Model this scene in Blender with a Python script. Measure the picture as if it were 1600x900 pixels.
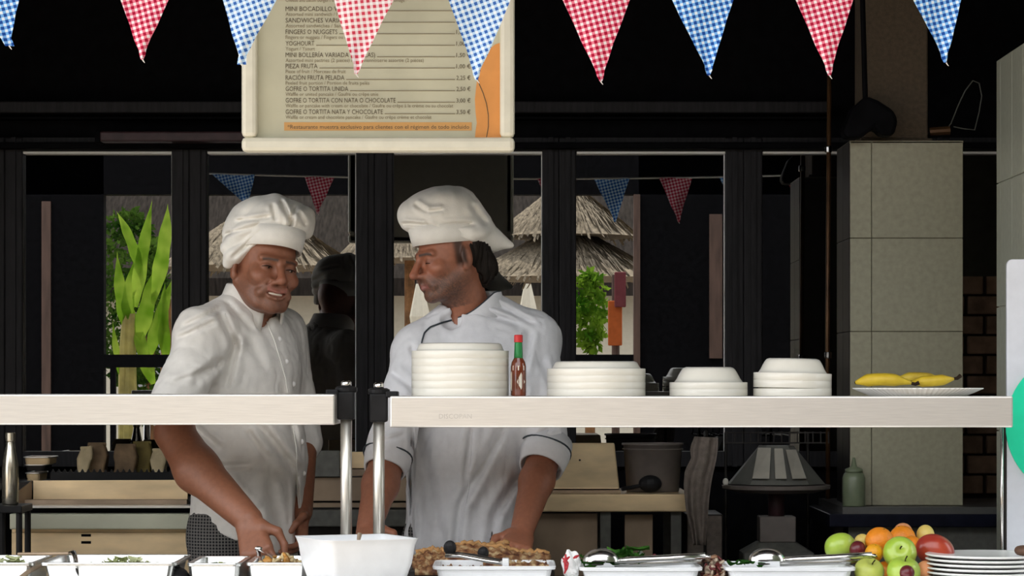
import bpy, bmesh, math, random
import numpy as np
from mathutils import Vector, Matrix

random.seed(7); np.random.seed(7)
for o in list(bpy.data.objects): bpy.data.objects.remove(o)
scene = bpy.context.scene
COL = scene.collection
PI = math.pi

# ------------------------------------------------------------------ camera, sky, sun, exposure
FPX, DIST, EYE = 4410.0, 7.0, 1.36            # focal length in pixels, camera distance to shelf, eye height
cam = bpy.data.cameras.new('camera'); camo = bpy.data.objects.new('camera', cam); COL.objects.link(camo)
camo.location = (0, -DIST, EYE); camo.rotation_euler = (PI/2, 0, 0)
cam.sensor_width = 36; cam.lens = FPX/1600*36; cam.shift_y = 150/1600
cam.clip_start = 0.05; cam.clip_end = 400
scene.camera = camo

world = bpy.data.worlds.new('sky'); scene.world = world; world.use_nodes = True
wn = world.node_tree.nodes; bg = wn['Background']
bg.inputs['Color'].default_value = (0.97, 0.98, 1.0, 1); bg.inputs['Strength'].default_value = 1.1

sun = bpy.data.lights.new('sun', 'SUN'); suno = bpy.data.objects.new('sun', sun); COL.objects.link(suno)
sun.energy = 3.2; sun.angle = math.radians(1.0); sun.color = (1.0, 0.93, 0.82)
SUN_EL, SUN_AZ = math.radians(66), math.radians(16)      # behind the camera, a little to the left
sd = Vector((math.sin(SUN_AZ)*math.cos(SUN_EL), math.cos(SUN_AZ)*math.cos(SUN_EL), -math.sin(SUN_EL)))
suno.rotation_euler = sd.to_track_quat('-Z', 'Y').to_euler(); suno.location = (-4, -14, 20)

vs = scene.view_settings
vs.view_transform = 'Standard'; vs.look = 'None'; vs.gamma = 1; vs.use_curve_mapping = False
vs.exposure = 1.5

# ------------------------------------------------------------------ helpers
def P(px, py, Y):
    s = (Y+DIST)/FPX
    return np.array([(px-800)*s, Y, EYE-(py-600)*s])
WALL_Y = 2.3
def PM(px, py, Y):                                # point at depth Y whose mirror image in the windows is seen at px, py
    s = (2*WALL_Y-Y+DIST)/FPX
    return np.array([(px-800)*s, Y, EYE-(py-600)*s])

def M(name, base, rough=.5, metal=0, var=.12, scale=25, bump=0, bscale=None, trans=0, stretch=None, spec=None, alpha_glass=False, coat=0, col2=None, sss=0):
    m = bpy.data.materials.new(name); m.use_nodes = True
    nt = m.node_tree; N = nt.nodes; L = nt.links
    b = N['Principled BSDF']
    tc = N.new('ShaderNodeTexCoord'); mp = N.new('ShaderNodeMapping'); L.new(tc.outputs['Object'], mp.inputs['Vector'])
    if stretch: mp.inputs['Scale'].default_value = stretch
    nz = N.new('ShaderNodeTexNoise'); nz.inputs['Scale'].default_value = scale; nz.inputs['Detail'].default_value = 4
    L.new(mp.outputs['Vector'], nz.inputs['Vector'])
    rp = N.new('ShaderNodeValToRGB'); L.new(nz.outputs['Fac'], rp.inputs['Fac'])
    e = rp.color_ramp.elements
    e[0].position = .3; e[1].position = .7
    c2 = col2 if col2 else tuple(min(1, c*(1+var)) for c in base)
    c1 = base if col2 else tuple(c*(1-var) for c in base)
    e[0].color = (*c1, 1); e[1].color = (*c2, 1)
    L.new(rp.outputs['Color'], b.inputs['Base Color'])
    b.inputs['Roughness'].default_value = rough; b.inputs['Metallic'].default_value = metal
    if trans: b.inputs['Transmission Weight'].default_value = trans
    if coat: b.inputs['Coat Weight'].default_value = coat
    if spec is None and max(base) < .05: spec = .12
    if spec is not None: b.inputs['Specular IOR Level'].default_value = spec
    if sss:
        b.inputs['Subsurface Weight'].default_value = sss
        b.inputs['Subsurface Radius'].default_value = (.012, .004, .002); b.inputs['Subsurface Scale'].default_value = 1
    if bump:
        n2 = N.new('ShaderNodeTexNoise'); n2.inputs['Scale'].default_value = bscale or scale*3; n2.inputs['Detail'].default_value = 3
        L.new(mp.outputs['Vector'], n2.inputs['Vector'])
        bp = N.new('ShaderNodeBump'); bp.inputs['Strength'].default_value = bump; bp.inputs['Distance'].default_value = .004
        L.new(n2.outputs['Fac'], bp.inputs['Height']); L.new(bp.outputs['Normal'], b.inputs['Normal'])
    return m

def mesh_of(name, v, f, smooth=False):
    me = bpy.data.meshes.new(name)
    me.from_pydata([tuple(map(float, x)) for x in v], [], [tuple(int(i) for i in q) for q in f])
    if smooth: me.polygons.foreach_set('use_smooth', [True]*len(me.polygons))
    me.update(); return me

def put(name, me, mat, parent=None, loc=None, bevel=0, kind=None):
    o = bpy.data.objects.new(name, me); COL.objects.link(o)
    if mat is not None and len(me.materials) == 0: me.materials.append(mat)
    if parent is not None:
        o.parent = parent
        if loc is None and parent.parent is None and parent.get('_w'): loc = [-c for c in parent.location]
    if loc is not None: o.location = loc
    if bevel:
        b = o.modifiers.new('bevel', 'BEVEL'); b.width = bevel; b.segments = 2; b.limit_method = 'ANGLE'
    if kind: o['kind'] = kind
    return o

def tag(o, label, cat, group=None):
    o['label'] = label; o['category'] = cat
    if group: o['group'] = group
    return o
def thing(name, label, cat, loc=(0, 0, 0), group=None, kind=None, local=False, rz=0):
    o = bpy.data.objects.new(name, None); COL.objects.link(o); o.location = [float(c) for c in loc]
    o.empty_display_size = .05; o.rotation_euler = (0, 0, rz)
    if kind: o['kind'] = kind
    if label: tag(o, label, cat, group)
    if not local: o['_w'] = 1                     # parts are built in world coordinates
    return o
def struct(name, me, mat, parent=None, bevel=0):
    o = put(name, me, mat, parent, bevel=bevel)
    if parent is None: o['kind'] = 'structure'
    return o
def dup(root, loc, label=None, group=None, rz=None):
    r = root.copy(); COL.objects.link(r); r.location = [float(c) for c in loc]
    if rz is not None: r.rotation_euler = (r.rotation_euler[0], r.rotation_euler[1], rz)
    if label: r['label'] = label
    if group: r['group'] = group
    for ch in list(root.children):
        c = ch.copy(); COL.objects.link(c); c.parent = r
        for g in list(ch.children):
            d = g.copy(); COL.objects.link(d); d.parent = c
    return r

CUBE_F = [(0,3,2,1),(4,5,6,7),(0,1,5,4),(1,2,6,5),(2,3,7,6),(3,0,4,7)]
def box(x0, x1, y0, y1, z0, z1):
    return ([(x0,y0,z0),(x1,y0,z0),(x1,y1,z0),(x0,y1,z0),(x0,y0,z1),(x1,y0,z1),(x1,y1,z1),(x0,y1,z1)], CUBE_F)
def join(*parts):
    V = []; F = []
    for v, f in parts:
        n = len(V); V += [tuple(x) for x in v]; F += [tuple(i+n for i in q) for q in f]
    return V, F
def boxm(*a): v, f = box(*a); return mesh_of('box', v, f)
def pbox(l, t, r, b, y0, y1):                     # box whose front face (at y0) spans the given picture rectangle
    a = P(l, b, y0); c = P(r, t, y0)
    return box(a[0], c[0], y0, y1, a[2], c[2])
def lathe(prof, n=32, a0=0, a1=2*PI, flute=0, nf=0):
    V = []; F = []
    for r, z in prof:
        for i in range(n):
            a = 2*PI*i/n
            rr = r*(1+flute*math.cos(nf*a)) if flute else r
            V.append((rr*math.cos(a), rr*math.sin(a), z))
    for j in range(len(prof)-1):
        for i in range(n):
            k = (i+1) % n
            F.append((j*n+i, j*n+k, (j+1)*n+k, (j+1)*n+i))
    if prof[0][0] > 1e-4: F.append(tuple(range(n))[::-1])
    if prof[-1][0] > 1e-4: F.append(tuple((len(prof)-1)*n+i for i in range(n)))
    return V, F
def tube(pts, r, n=8, closed=False):
    pts = [Vector([float(c) for c in p]) for p in pts]
    m = len(pts); rs = r if hasattr(r, '__len__') else [r]*m
    V = []; F = []; up = None
    for i, p in enumerate(pts):
        t = (pts[(i+1) % m]-pts[i-1]) if closed else (pts[min(i+1, m-1)]-pts[max(i-1, 0)])
        if t.length < 1e-9: t = Vector((0, 0, 1))
        t.normalize()
        if up is None:
            up = Vector((0, 0, 1)) if abs(t.z) < .9 else Vector((1, 0, 0))
        u = (up-t*up.dot(t)).normalized(); w = t.cross(u); up = u
        for k in range(n):
            a = 2*PI*k/n; q = p+(u*math.cos(a)+w*math.sin(a))*rs[i]; V.append(tuple(q))
    for i in range(m if closed else m-1):
        for k in range(n):
            a = i*n+k; b = i*n+(k+1) % n; j = (i+1) % m
            F.append((a, b, j*n+(k+1) % n, j*n+k))
    if not closed:
        F.append(tuple(range(n))[::-1]); F.append(tuple((m-1)*n+k for k in range(n)))
    return V, F
def rrect(w, d, r, n=5):
    out = []
    for cx, cy, a0 in ((w/2-r, d/2-r, 0), (-w/2+r, d/2-r, PI/2), (-w/2+r, -d/2+r, PI), (w/2-r, -d/2+r, 1.5*PI)):
        for i in range(n): a = a0+PI/2*i/(n-1); out.append((cx+r*math.cos(a), cy+r*math.sin(a)))
    return out
def loft(rings, cap0=True, cap1=True):            # rings: equally long lists of 3-D points
    V = []; F = []; n = len(rings[0])
    for r in rings: V += list(r)
    for j in range(len(rings)-1):
        for i in range(n): k = (i+1) % n; F.append((j*n+i, j*n+k, (j+1)*n+k, (j+1)*n+i))
    if cap0: F.append(tuple(range(n))[::-1])
    if cap1: F.append(tuple((len(rings)-1)*n+i for i in range(n)))
    return V, F
def xf(vf, mat): return [tuple(mat @ Vector([float(c) for c in v])) for v in vf[0]], vf[1]
def prism(poly, y0, y1):                          # outline in (x, z), extruded along y
    n = len(poly)
    V = [(x, y0, z) for x, z in poly]+[(x, y1, z) for x, z in poly]
    F = [tuple(range(n)), tuple(range(2*n-1, n-1, -1))]+[(i, i+n, (i+1) % n+n, (i+1) % n) for i in range(n)]
    return V, F
def blob(rx, ry, rz, n=20, m=12, f=None):
    V = []; F = []
    for j in range(m+1):
        th = PI*j/m
        for i in range(n):
            a = 2*PI*i/n; p = Vector((math.sin(th)*math.cos(a), math.sin(th)*math.sin(a), math.cos(th)))
            k = f(p) if f else 1
            V.append((p.x*rx*k, p.y*ry*k, p.z*rz*k))
    for j in range(m):
        for i in range(n): F.append((j*n+i, (j+1)*n+i, (j+1)*n+(i+1) % n, j*n+(i+1) % n))
    return V, F
def text_mesh(body, h, width=None):
    c = bpy.data.curves.new('txt', 'FONT'); c.body = body; c.size = h; c.extrude = 0; c.resolution_u = 2
    o = bpy.data.objects.new('txt', c); COL.objects.link(o)
    dg = bpy.context.evaluated_depsgraph_get(); dg.update()
    me = bpy.data.meshes.new_from_object(o.evaluated_get(dg)); bpy.data.objects.remove(o)
    v = np.empty(len(me.vertices)*3, 'f'); me.vertices.foreach_get('co', v); v = v.reshape(-1, 3)
    if len(v) == 0: return me
    v[:, 0] -= v[:, 0].min(); w = v[:, 0].max()
    if width: v[:, 0] *= width/w
    v = np.stack([v[:, 0], v[:, 2], v[:, 1]], 1)   # stand it up in the XZ plane
    me.vertices.foreach_set('co', v.astype('f').ravel()); me.materials.clear(); me.update()
    return me

# ------------------------------------------------------------------ smooth solid modelling for bodies and cloth
class Field:
    def __init__(s): s.pr = []; s.disp = None; s.amp = 0.0
    def cap(s, a, b, ra, rb=None, k=.02, op='+'):
        s.pr.append((op, 'c', np.array(a, float), np.array(b, float), ra, ra if rb is None else rb, k)); return s
    def ell(s, c, r, R=None, k=.02, op='+'):
        s.pr.append((op, 'e', np.array(c, float), np.array(r, float), np.eye(3) if R is None else np.array(R), None, k)); return s
    def plane(s, pt, n, k=.004):                 # keep the side the normal points away from
        n = np.array(n, float); n /= np.linalg.norm(n); s.pr.append(('p', 'p', np.array(pt, float), n, None, None, k)); return s
    def bounds(s):
        lo = np.full(3, 9.); hi = np.full(3, -9.)
        for op, t, a, b, ra, rb, k in s.pr:
            if op != '+': continue
            if t == 'c':
                r = max(ra, rb); lo = np.minimum(lo, np.minimum(a, b)-r); hi = np.maximum(hi, np.maximum(a, b)+r)
            else:
                r = b.max(); lo = np.minimum(lo, a-r); hi = np.maximum(hi, a+r)
        return lo-.02-s.amp, hi+.02+s.amp
    def __call__(s, X):
        D = np.full(len(X), .08); MG = .05
        for op, t, a, b, ra, rb, k in s.pr:
            if t == 'p':
                D = np.maximum(D, (X-a)@b); continue
            if t == 'c':
                r = max(ra, rb); lo = np.minimum(a, b)-r-MG; hi = np.maximum(a, b)+r+MG
            else:
                r = b.max(); lo = a-r-MG; hi = a+r+MG
            m = np.where(((X > lo) & (X < hi)).all(1))[0]
            if len(m) == 0: continue
            Q = X[m]
            if t == 'c':
                ab = b-a; L2 = max(ab@ab, 1e-12); h = np.clip(((Q-a)@ab)/L2, 0, 1)
                d = np.linalg.norm(Q-a-h[:, None]*ab, axis=1)-(ra+(rb-ra)*h)
            else:
                q = (Q-a)@ra
                k0 = np.linalg.norm(q/b, axis=1); k1 = np.linalg.norm(q/(b*b), axis=1)+1e-9
                d = k0*(k0-1)/k1
            c = D[m]
            if op == '+':
                h = np.clip(.5+.5*(c-d)/k, 0, 1); D[m] = c*(1-h)+d*h-k*h*(1-h)
            else:
                h = np.clip(.5-.5*(c+d)/k, 0, 1); D[m] = c*(1-h)-d*h+k*h*(1-h)
        if s.disp is not None: D = D+s.disp(X)
        return D

def nets(fld, h, bs=8):
    lo, hi = fld.bounds(); n = np.ceil((hi-lo)/h/bs).astype(int)
    nb = n; N = nb*bs+1
    D = np.full(N, .08, 'f4')
    bi = np.stack(np.meshgrid(*[np.arange(k) for k in nb], indexing='ij'), -1).reshape(-1, 3)
    cen = lo+(bi+.5)*bs*h; dc = fld(cen)
    act = np.abs(dc) < bs*h*.9*1.15+.006+fld.amp
    inside = bi[(dc < 0) & ~act]
    for b in inside: D[b[0]*bs:b[0]*bs+bs, b[1]*bs:b[1]*bs+bs, b[2]*bs:b[2]*bs+bs] = -.05
    off = np.stack(np.meshgrid(*[np.arange(bs+1)]*3, indexing='ij'), -1).reshape(-1, 3)
    ab = bi[act]
    for s0 in range(0, len(ab), 600):
        ii = (ab[s0:s0+600, None, :]*bs+off[None]).reshape(-1, 3)
        D[ii[:, 0], ii[:, 1], ii[:, 2]] = fld(lo+ii*h)
    S = D < 0
    cnt = np.zeros(np.array(N)-1, 'i1')
    for dx in (0, 1):
        for dy in (0, 1):
            for dz in (0, 1): cnt += S[dx:N[0]-1+dx, dy:N[1]-1+dy, dz:N[2]-1+dz]
    cells = np.argwhere((cnt > 0) & (cnt < 8))
    idx = np.full(np.array(N)-1, -1, 'i4'); idx[cells[:, 0], cells[:, 1], cells[:, 2]] = np.arange(len(cells))
    acc = np.zeros((len(cells), 3)); num = np.zeros(len(cells))
    for ax in range(3):
        o1, o2 = [k for k in range(3) if k != ax]
        for u in (0, 1):
            for w in (0, 1):
                c0 = cells.copy(); c0[:, o1] += u; c0[:, o2] += w
                c1 = c0.copy(); c1[:, ax] += 1
                d0 = D[c0[:, 0], c0[:, 1], c0[:, 2]]; d1 = D[c1[:, 0], c1[:, 1], c1[:, 2]]
                m = (d0 < 0) != (d1 < 0)
                t = d0[m]/(d0[m]-d1[m]); p = c0[m].astype(float); p[:, ax] += t
                acc[m] += p; num[m] += 1
    V = lo+acc/num[:, None]*h
    Q = []
    for ax in range(3):
        o1, o2 = [(1, 2), (2, 0), (0, 1)][ax]
        sl0 = [slice(1, -1)]*3; sl1 = [slice(1, -1)]*3
        sl0[ax] = slice(0, -1); sl1[ax] = slice(1, None)
        A = S[tuple(sl0)]; B = S[tuple(sl1)]
        e = np.argwhere(A != B); neg = A[e[:, 0], e[:, 1], e[:, 2]]
        g = e+1; g[:, ax] -= 1
        def cid(a, b):
            c = g.copy(); c[:, o1] += a; c[:, o2] += b; return idx[c[:, 0], c[:, 1], c[:, 2]]
        q = np.stack([cid(-1, -1), cid(0, -1), cid(0, 0), cid(-1, 0)], 1)
        q[~neg] = q[~neg][:, ::-1]
        Q.append(q)
    Q = np.concatenate(Q); Q = Q[(Q >= 0).all(1)]
    return V, Q
def np_mesh(name, V, Q, smooth=True):
    me = bpy.data.meshes.new(name)
    me.vertices.add(len(V)); me.vertices.foreach_set('co', V.astype('f').ravel())
    me.loops.add(len(Q)*4); me.loops.foreach_set('vertex_index', Q.astype('i4').ravel())
    me.polygons.add(len(Q)); me.polygons.foreach_set('loop_start', np.arange(len(Q), dtype='i4')*4)
    me.update(calc_edges=True); me.validate()
    if smooth: me.polygons.foreach_set('use_smooth', [True]*len(me.polygons))
    return me
def sdf_obj(name, fld, h, mat, parent, color=None):
    V, Q = nets(fld, h); me = np_mesh(name, V, Q)
    if color is not None:
        at = me.color_attributes.new('tone', 'FLOAT_COLOR', 'POINT'); at.data.foreach_set('color', color(V).astype('f').ravel())
    return put(name, me, mat, parent)
def on_surface(fld, px, py, y0=.1, y1=1.1, lift=.0):
    o = np.array([0, -DIST, EYE]); d = P(px, py, y0)-o; t0 = 1.0; t1 = (y1+DIST)/(y0+DIST)
    pts = o+d*np.linspace(t0, t1, 300)[:, None]; h = np.where(fld(pts) < lift)[0]
    return pts[h[0]] if len(h) else None
_K = np.random.RandomState(3).normal(size=(10, 3)); _PH = np.random.RandomState(4).uniform(0, 6.28, 10)
def wob(X, f, seed=0):
    r = np.zeros(len(X))
    for i in range(5):
        j = (i+seed) % 10
        r += np.sin(X@(_K[j]*f*(1+.35*i))+_PH[j])/(1+.5*i)
    return r/2.6
def folds(X, f, seed=0): return 1-2*np.abs(np.sin(wob(X, f, seed)*2.2+X@_K[(seed+3) % 10]*f*.6))

def rotz(a): c, s = math.cos(a), math.sin(a); return np.array([[c, -s, 0], [s, c, 0], [0, 0, 1.]])
def rotx(a): c, s = math.cos(a), math.sin(a); return np.array([[1, 0, 0], [0, c, -s], [0, s, c.real]])
def roty(a): c, s = math.cos(a), math.sin(a); return np.array([[c, 0, s], [0, 1, 0], [-s, 0, c]])

# ------------------------------------------------------------------ materials
m_black = M('black timber', (.004, .004, .005), .7, var=.4, spec=.05)
m_frame = M('dark window frame', (.022, .021, .023), .45, var=.3, scale=12, stretch=(8, 8, 1))
m_bead = M('glazing bead sky glint', (.95, .94, .90), .4, var=.05)  # white colour imitates the sky glint on aluminium beads
m_ceil = M('sooty ceiling', (.012, .011, .011), .9)
m_floor = M('kitchen floor', (.06, .05, .045), .6, var=.3)
m_maroon = M('dark maroon enamel', (.05, .022, .026), .5, var=.3)
m_steel = M('brushed steel', (.78, .75, .71), .34, .75, var=.06, scale=14, stretch=(1, 1, 25))
m_satin = M('satin steel tube', (.80, .78, .72), .38, .85, var=.05)
m_steelc = M('polished steel', (.80, .79, .77), .18, 1, var=.05)
m_warm = M('steel with ground glow', (.80, .61, .36), .48, .35, var=.22, scale=5, stretch=(1, 1, 3))  # tan is the reflection of sunlit ground put into the steel colour
m_warm2 = M('brown steel', (.34, .25, .17), .5, .3, var=.3, scale=6)  # plain brown tone
m_greenst = M('steel with green reflection', (.56, .57, .44), .45, .1, var=.12, scale=6)  # greenish white reflection on the rail put into its colour
m_dark = M('dark steel', (.035, .032, .030), .4, .3, var=.3)
m_blackp = M('black plastic', (.018, .018, .019), .38, var=.2)
m_beige = M('beige glazed tile', (.36, .345, .24), .4, var=.10, scale=60)
m_grout = M('grey grout', (.16, .145, .115), .9)
m_tile2 = M('grey green tile', (.36, .38, .31), .35, var=.08, scale=50)
m_grout2 = M('pale grout', (.55, .56, .48), .8)
m_plaster = M('brown plaster', (.095, .07, .045), .85, var=.2, scale=80, bump=.3)
m_brick = M('sooty brick', (.17, .10, .062), .85, var=.45, scale=18, bump=.5)
m_mortar = M('black mortar', (.02, .015, .012), .95)
m_white = M('white glazed china', (.80, .78, .70), .22, var=.03)
m_plate = M('bright white china', (.86, .87, .86), .2, var=.03)
m_melam = M('white melamine', (.84, .86, .88), .3, var=.03)
m_cloth = M('white cotton', (.74, .71, .66), .9, var=.05, scale=40, bump=.12, bscale=400)
m_clothb = M('cool white cotton', (.71, .71, .73), .9, var=.05, scale=40, bump=.12, bscale=400)
m_hat = M('white hat cotton', (.82, .80, .74), .9, var=.04, scale=40, bump=.12, bscale=400)
m_pipe = M('dark piping', (.03, .04, .05), .7)
m_button = M('white button', (.75, .73, .70), .4)
m_hair = M('dark brown hair', (.012, .009, .007), .55, var=.4, scale=60, stretch=(1, 1, .2), bump=.6, bscale=220)
m_eye = M('eye white', (.34, .29, .26), .15, var=.03)
m_iris = M('dark iris', (.02, .012, .008), .1)
m_teeth = M('teeth', (.72, .66, .56), .3)
m_shoe = M('black shoe leather', (.02, .02, .02), .4)
m_cream = M('cream frame paint', (.74, .71, .58), .4, var=.05)
m_paper = M('menu paper', (.53, .51, .37), .6, var=.12, scale=6, col2=None)
m_orange = M('orange print', (.72, .30, .07), .6, var=.05)
m_band = M('orange band print', (.60, .32, .10), .6, var=.05)
m_ink = M('brown ink', (.10, .075, .045), .7)
m_ink2 = M('faded brown ink', (.22, .18, .11), .7)
m_green = M('bright green sticker', (.0, .80, .45), .45, var=.04)
m_panel = M('white plastic panel', (.74, .77, .84), .45, var=.04)
m_navy = M('dark navy slab', (.010, .011, .022), .35, var=.3)
m_grey = M('grey panel', (.12, .12, .105), .6, var=.2, scale=40)
m_bucket = M('grey bucket plastic', (.17, .145, .13), .5, var=.12)
m_towel = M('grey brown towel', (.20, .165, .14), .95, var=.18, scale=60, bump=.4, bscale=300)
m_ground = M('sunlit paving', (.24, .20, .16), .8, var=.12, scale=2)
m_thatch = M('dry thatch', (.27, .225, .165), .95, var=.5, scale=14, stretch=(3, 3, .6))
m_trunk = M('palm trunk', (.28, .14, .06), .9, var=.5, scale=12)
m_stem = M('banana stem', (.42, .36, .10), .6, var=.3, scale=10)
m_timb = M('brown timber post', (.11, .065, .05), .7, var=.3, scale=8, stretch=(4, 4, .5))
m_cwall = M('cream outdoor wall', (.93, .88, .74), .8, var=.05)
m_copper = M('brown pipe', (.12, .06, .025), .4, .5, var=.4, scale=10)
m_bag = M('brown paper bag', (.20, .13, .07), .8, var=.4, scale=18, bump=.5)
m_bag2 = M('cream paper bag', (.62, .50, .30), .8, var=.2, scale=18, bump=.5)
m_bottle_s = M('steel bottle', (.62, .58, .48), .22, .9, var=.08)

def leaf_mat(name, c, c2, tr=.5):
    m = bpy.data.materials.new(name); m.use_nodes = True; nt = m.node_tree; N = nt.nodes; L = nt.links
    N.remove(N['Principled BSDF']); out = N['Material Output']
    tc = N.new('ShaderNodeTexCoord'); nz = N.new('ShaderNodeTexNoise'); nz.inputs['Scale'].default_value = 5
    L.new(tc.outputs['Object'], nz.inputs['Vector'])
    rp = N.new('ShaderNodeValToRGB'); rp.color_ramp.elements[0].position = .35; rp.color_ramp.elements[1].position = .65
    rp.color_ramp.elements[0].color = (*c, 1); rp.color_ramp.elements[1].color = (*c2, 1); L.new(nz.outputs['Fac'], rp.inputs['Fac'])
    d = N.new('ShaderNodeBsdfDiffuse'); t = N.new('ShaderNodeBsdfTranslucent'); mx = N.new('ShaderNodeMixShader')
    mx.inputs[0].default_value = tr
    L.new(rp.outputs['Color'], d.inputs['Color']); L.new(rp.outputs['Color'], t.inputs['Color'])
    L.new(d.outputs[0], mx.inputs[1]); L.new(t.outputs[0], mx.inputs[2]); L.new(mx.outputs[0], out.inputs['Surface'])
    return m
m_leaf = leaf_mat('banana leaf', (.16, .34, .02), (.42, .62, .08))
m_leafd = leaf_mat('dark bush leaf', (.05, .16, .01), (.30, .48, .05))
m_leafk = leaf_mat('deep green shrub leaf', (.015, .05, .008), (.10, .19, .03), .3)  # darker green than the other bush leaf
m_lettuce = leaf_mat('salad leaf', (.03, .11, .02), (.10, .25, .04), .25)
m_lettp = leaf_mat('pale lettuce', (.45, .52, .22), (.70, .72, .48), .25)

def gingham(name, dark, mid, pale, f, rot):
    m = bpy.data.materials.new(name); m.use_nodes = True; nt = m.node_tree; N = nt.nodes; L = nt.links
    N.remove(N['Principled BSDF']); out = N['Material Output']
    tc = N.new('ShaderNodeTexCoord'); mp = N.new('ShaderNodeMapping'); L.new(tc.outputs['Object'], mp.inputs['Vector'])
    mp.inputs['Rotation'].default_value = (0, rot, 0)
    sp = N.new('ShaderNodeSeparateXYZ'); L.new(mp.outputs[0], sp.inputs[0])
    outs = []
    for ax in ('X', 'Z'):
        a = N.new('ShaderNodeMath'); a.operation = 'MULTIPLY'; a.inputs[1].default_value = f; L.new(sp.outputs[ax], a.inputs[0])
        b = N.new('ShaderNodeMath'); b.operation = 'FRACT'; L.new(a.outputs[0], b.inputs[0])
        c = N.new('ShaderNodeMath'); c.operation = 'GREATER_THAN'; c.inputs[1].default_value = .47; L.new(b.outputs[0], c.inputs[0])
        outs.append(c)
    s = N.new('ShaderNodeMath'); s.operation = 'ADD'; L.new(outs[0].outputs[0], s.inputs[0]); L.new(outs[1].outputs[0], s.inputs[1])
    h = N.new('ShaderNodeMath'); h.operation = 'MULTIPLY'; h.inputs[1].default_value = .5; L.new(s.outputs[0], h.inputs[0])
    rp = N.new('ShaderNodeValToRGB'); rp.color_ramp.interpolation = 'CONSTANT'; e = rp.color_ramp.elements
    e[0].position = 0; e[0].color = (*pale, 1); e[1].position = .4; e[1].color = (*mid, 1)
    q = e.new(.8); q.color = (*dark, 1); L.new(h.outputs[0], rp.inputs['Fac'])
    d = N.new('ShaderNodeBsdfDiffuse'); t = N.new('ShaderNodeBsdfTranslucent'); mx = N.new('ShaderNodeMixShader'); mx.inputs[0].default_value = .10
    L.new(rp.outputs['Color'], d.inputs['Color']); L.new(rp.outputs['Color'], t.inputs['Color'])
    L.new(d.outputs[0], mx.inputs[1]); L.new(t.outputs[0], mx.inputs[2]); L.new(mx.outputs[0], out.inputs['Surface'])
    return m
g_red = gingham('red gingham', (.42, .012, .045), (.80, .22, .30), (.88, .82, .82), 1/.0135, .25)
g_redp = gingham('backlit red gingham', (.62, .06, .10), (.88, .62, .64), (.9, .88, .87), 1/.0135, .12)  # paler copy: brightness against the menu board put into the cloth colour
g_blue = gingham('blue gingham', (.02, .08, .34), (.20, .46, .85), (.80, .88, .95), 1/.0135, .25)
g_bluep = gingham('backlit blue gingham', (.05, .14, .45), (.50, .70, .92), (.85, .9, .95), 1/.0135, .35)  # paler blue copy, brightness over the menu painted into the cloth

def pane_mat():
    m = bpy.data.materials.new('dark reflective glass'); m.use_nodes = True; nt = m.node_tree; N = nt.nodes; L = nt.links
    b = N['Principled BSDF']; b.inputs['Base Color'].default_value = (.002, .002, .003, 1); b.inputs['Roughness'].default_value = .5; b.inputs['Specular IOR Level'].default_value = 0
    g = N.new('ShaderNodeBsdfGlossy'); g.inputs['Roughness'].default_value = 0.0
    nz = N.new('ShaderNodeTexNoise'); nz.inputs['Scale'].default_value = 3; rp = N.new('ShaderNodeValToRGB')
    rp.color_ramp.elements[0].color = (.92, .92, .90, 1); rp.color_ramp.elements[1].color = (1, 1, .98, 1)
    L.new(nz.outputs['Fac'], rp.inputs['Fac']); L.new(rp.outputs['Color'], g.inputs['Color'])
    mx = N.new('ShaderNodeMixShader'); mx.inputs[0].default_value = .30
    L.new(b.outputs[0], mx.inputs[1]); L.new(g.outputs[0], mx.inputs[2]); L.new(mx.outputs[0], N['Material Output'].inputs['Surface'])
    return m
m_pane = pane_mat()

def skin_mat(name, rough=.48):
    m = bpy.data.materials.new(name); m.use_nodes = True; nt = m.node_tree; N = nt.nodes; L = nt.links
    b = N['Principled BSDF']; b.inputs['Roughness'].default_value = rough
    at = N.new('ShaderNodeAttribute'); at.attribute_name = 'tone'
    nz = N.new('ShaderNodeTexNoise'); nz.inputs['Scale'].default_value = 90; nz.inputs['Detail'].default_value = 5
    tc = N.new('ShaderNodeTexCoord'); L.new(tc.outputs['Object'], nz.inputs['Vector'])
    rp = N.new('ShaderNodeValToRGB'); rp.color_ramp.elements[0].color = (.72, .72, .72, 1); rp.color_ramp.elements[1].color = (1.2, 1.18, 1.16, 1)
    L.new(nz.outputs['Fac'], rp.inputs['Fac'])
    mx = N.new('ShaderNodeMix'); mx.data_type = 'RGBA'; mx.blend_type = 'MULTIPLY'; mx.inputs[0].default_value = 1
    L.new(at.outputs['Color'], mx.inputs[6]); L.new(rp.outputs['Color'], mx.inputs[7]); L.new(mx.outputs[2], b.inputs['Base Color'])
    bp = N.new('ShaderNodeBump'); bp.inputs['Strength'].default_value = .25; bp.inputs['Distance'].default_value = .002
    L.new(nz.outputs['Fac'], bp.inputs['Height']); L.new(bp.outputs[0], b.inputs['Normal'])
    b.inputs['Subsurface Weight'].default_value = .08; b.inputs['Subsurface Radius'].default_value = (.010, .004, .002); b.inputs['Subsurface Scale'].default_value = 1
    return m
m_skin = skin_mat('skin')

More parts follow.
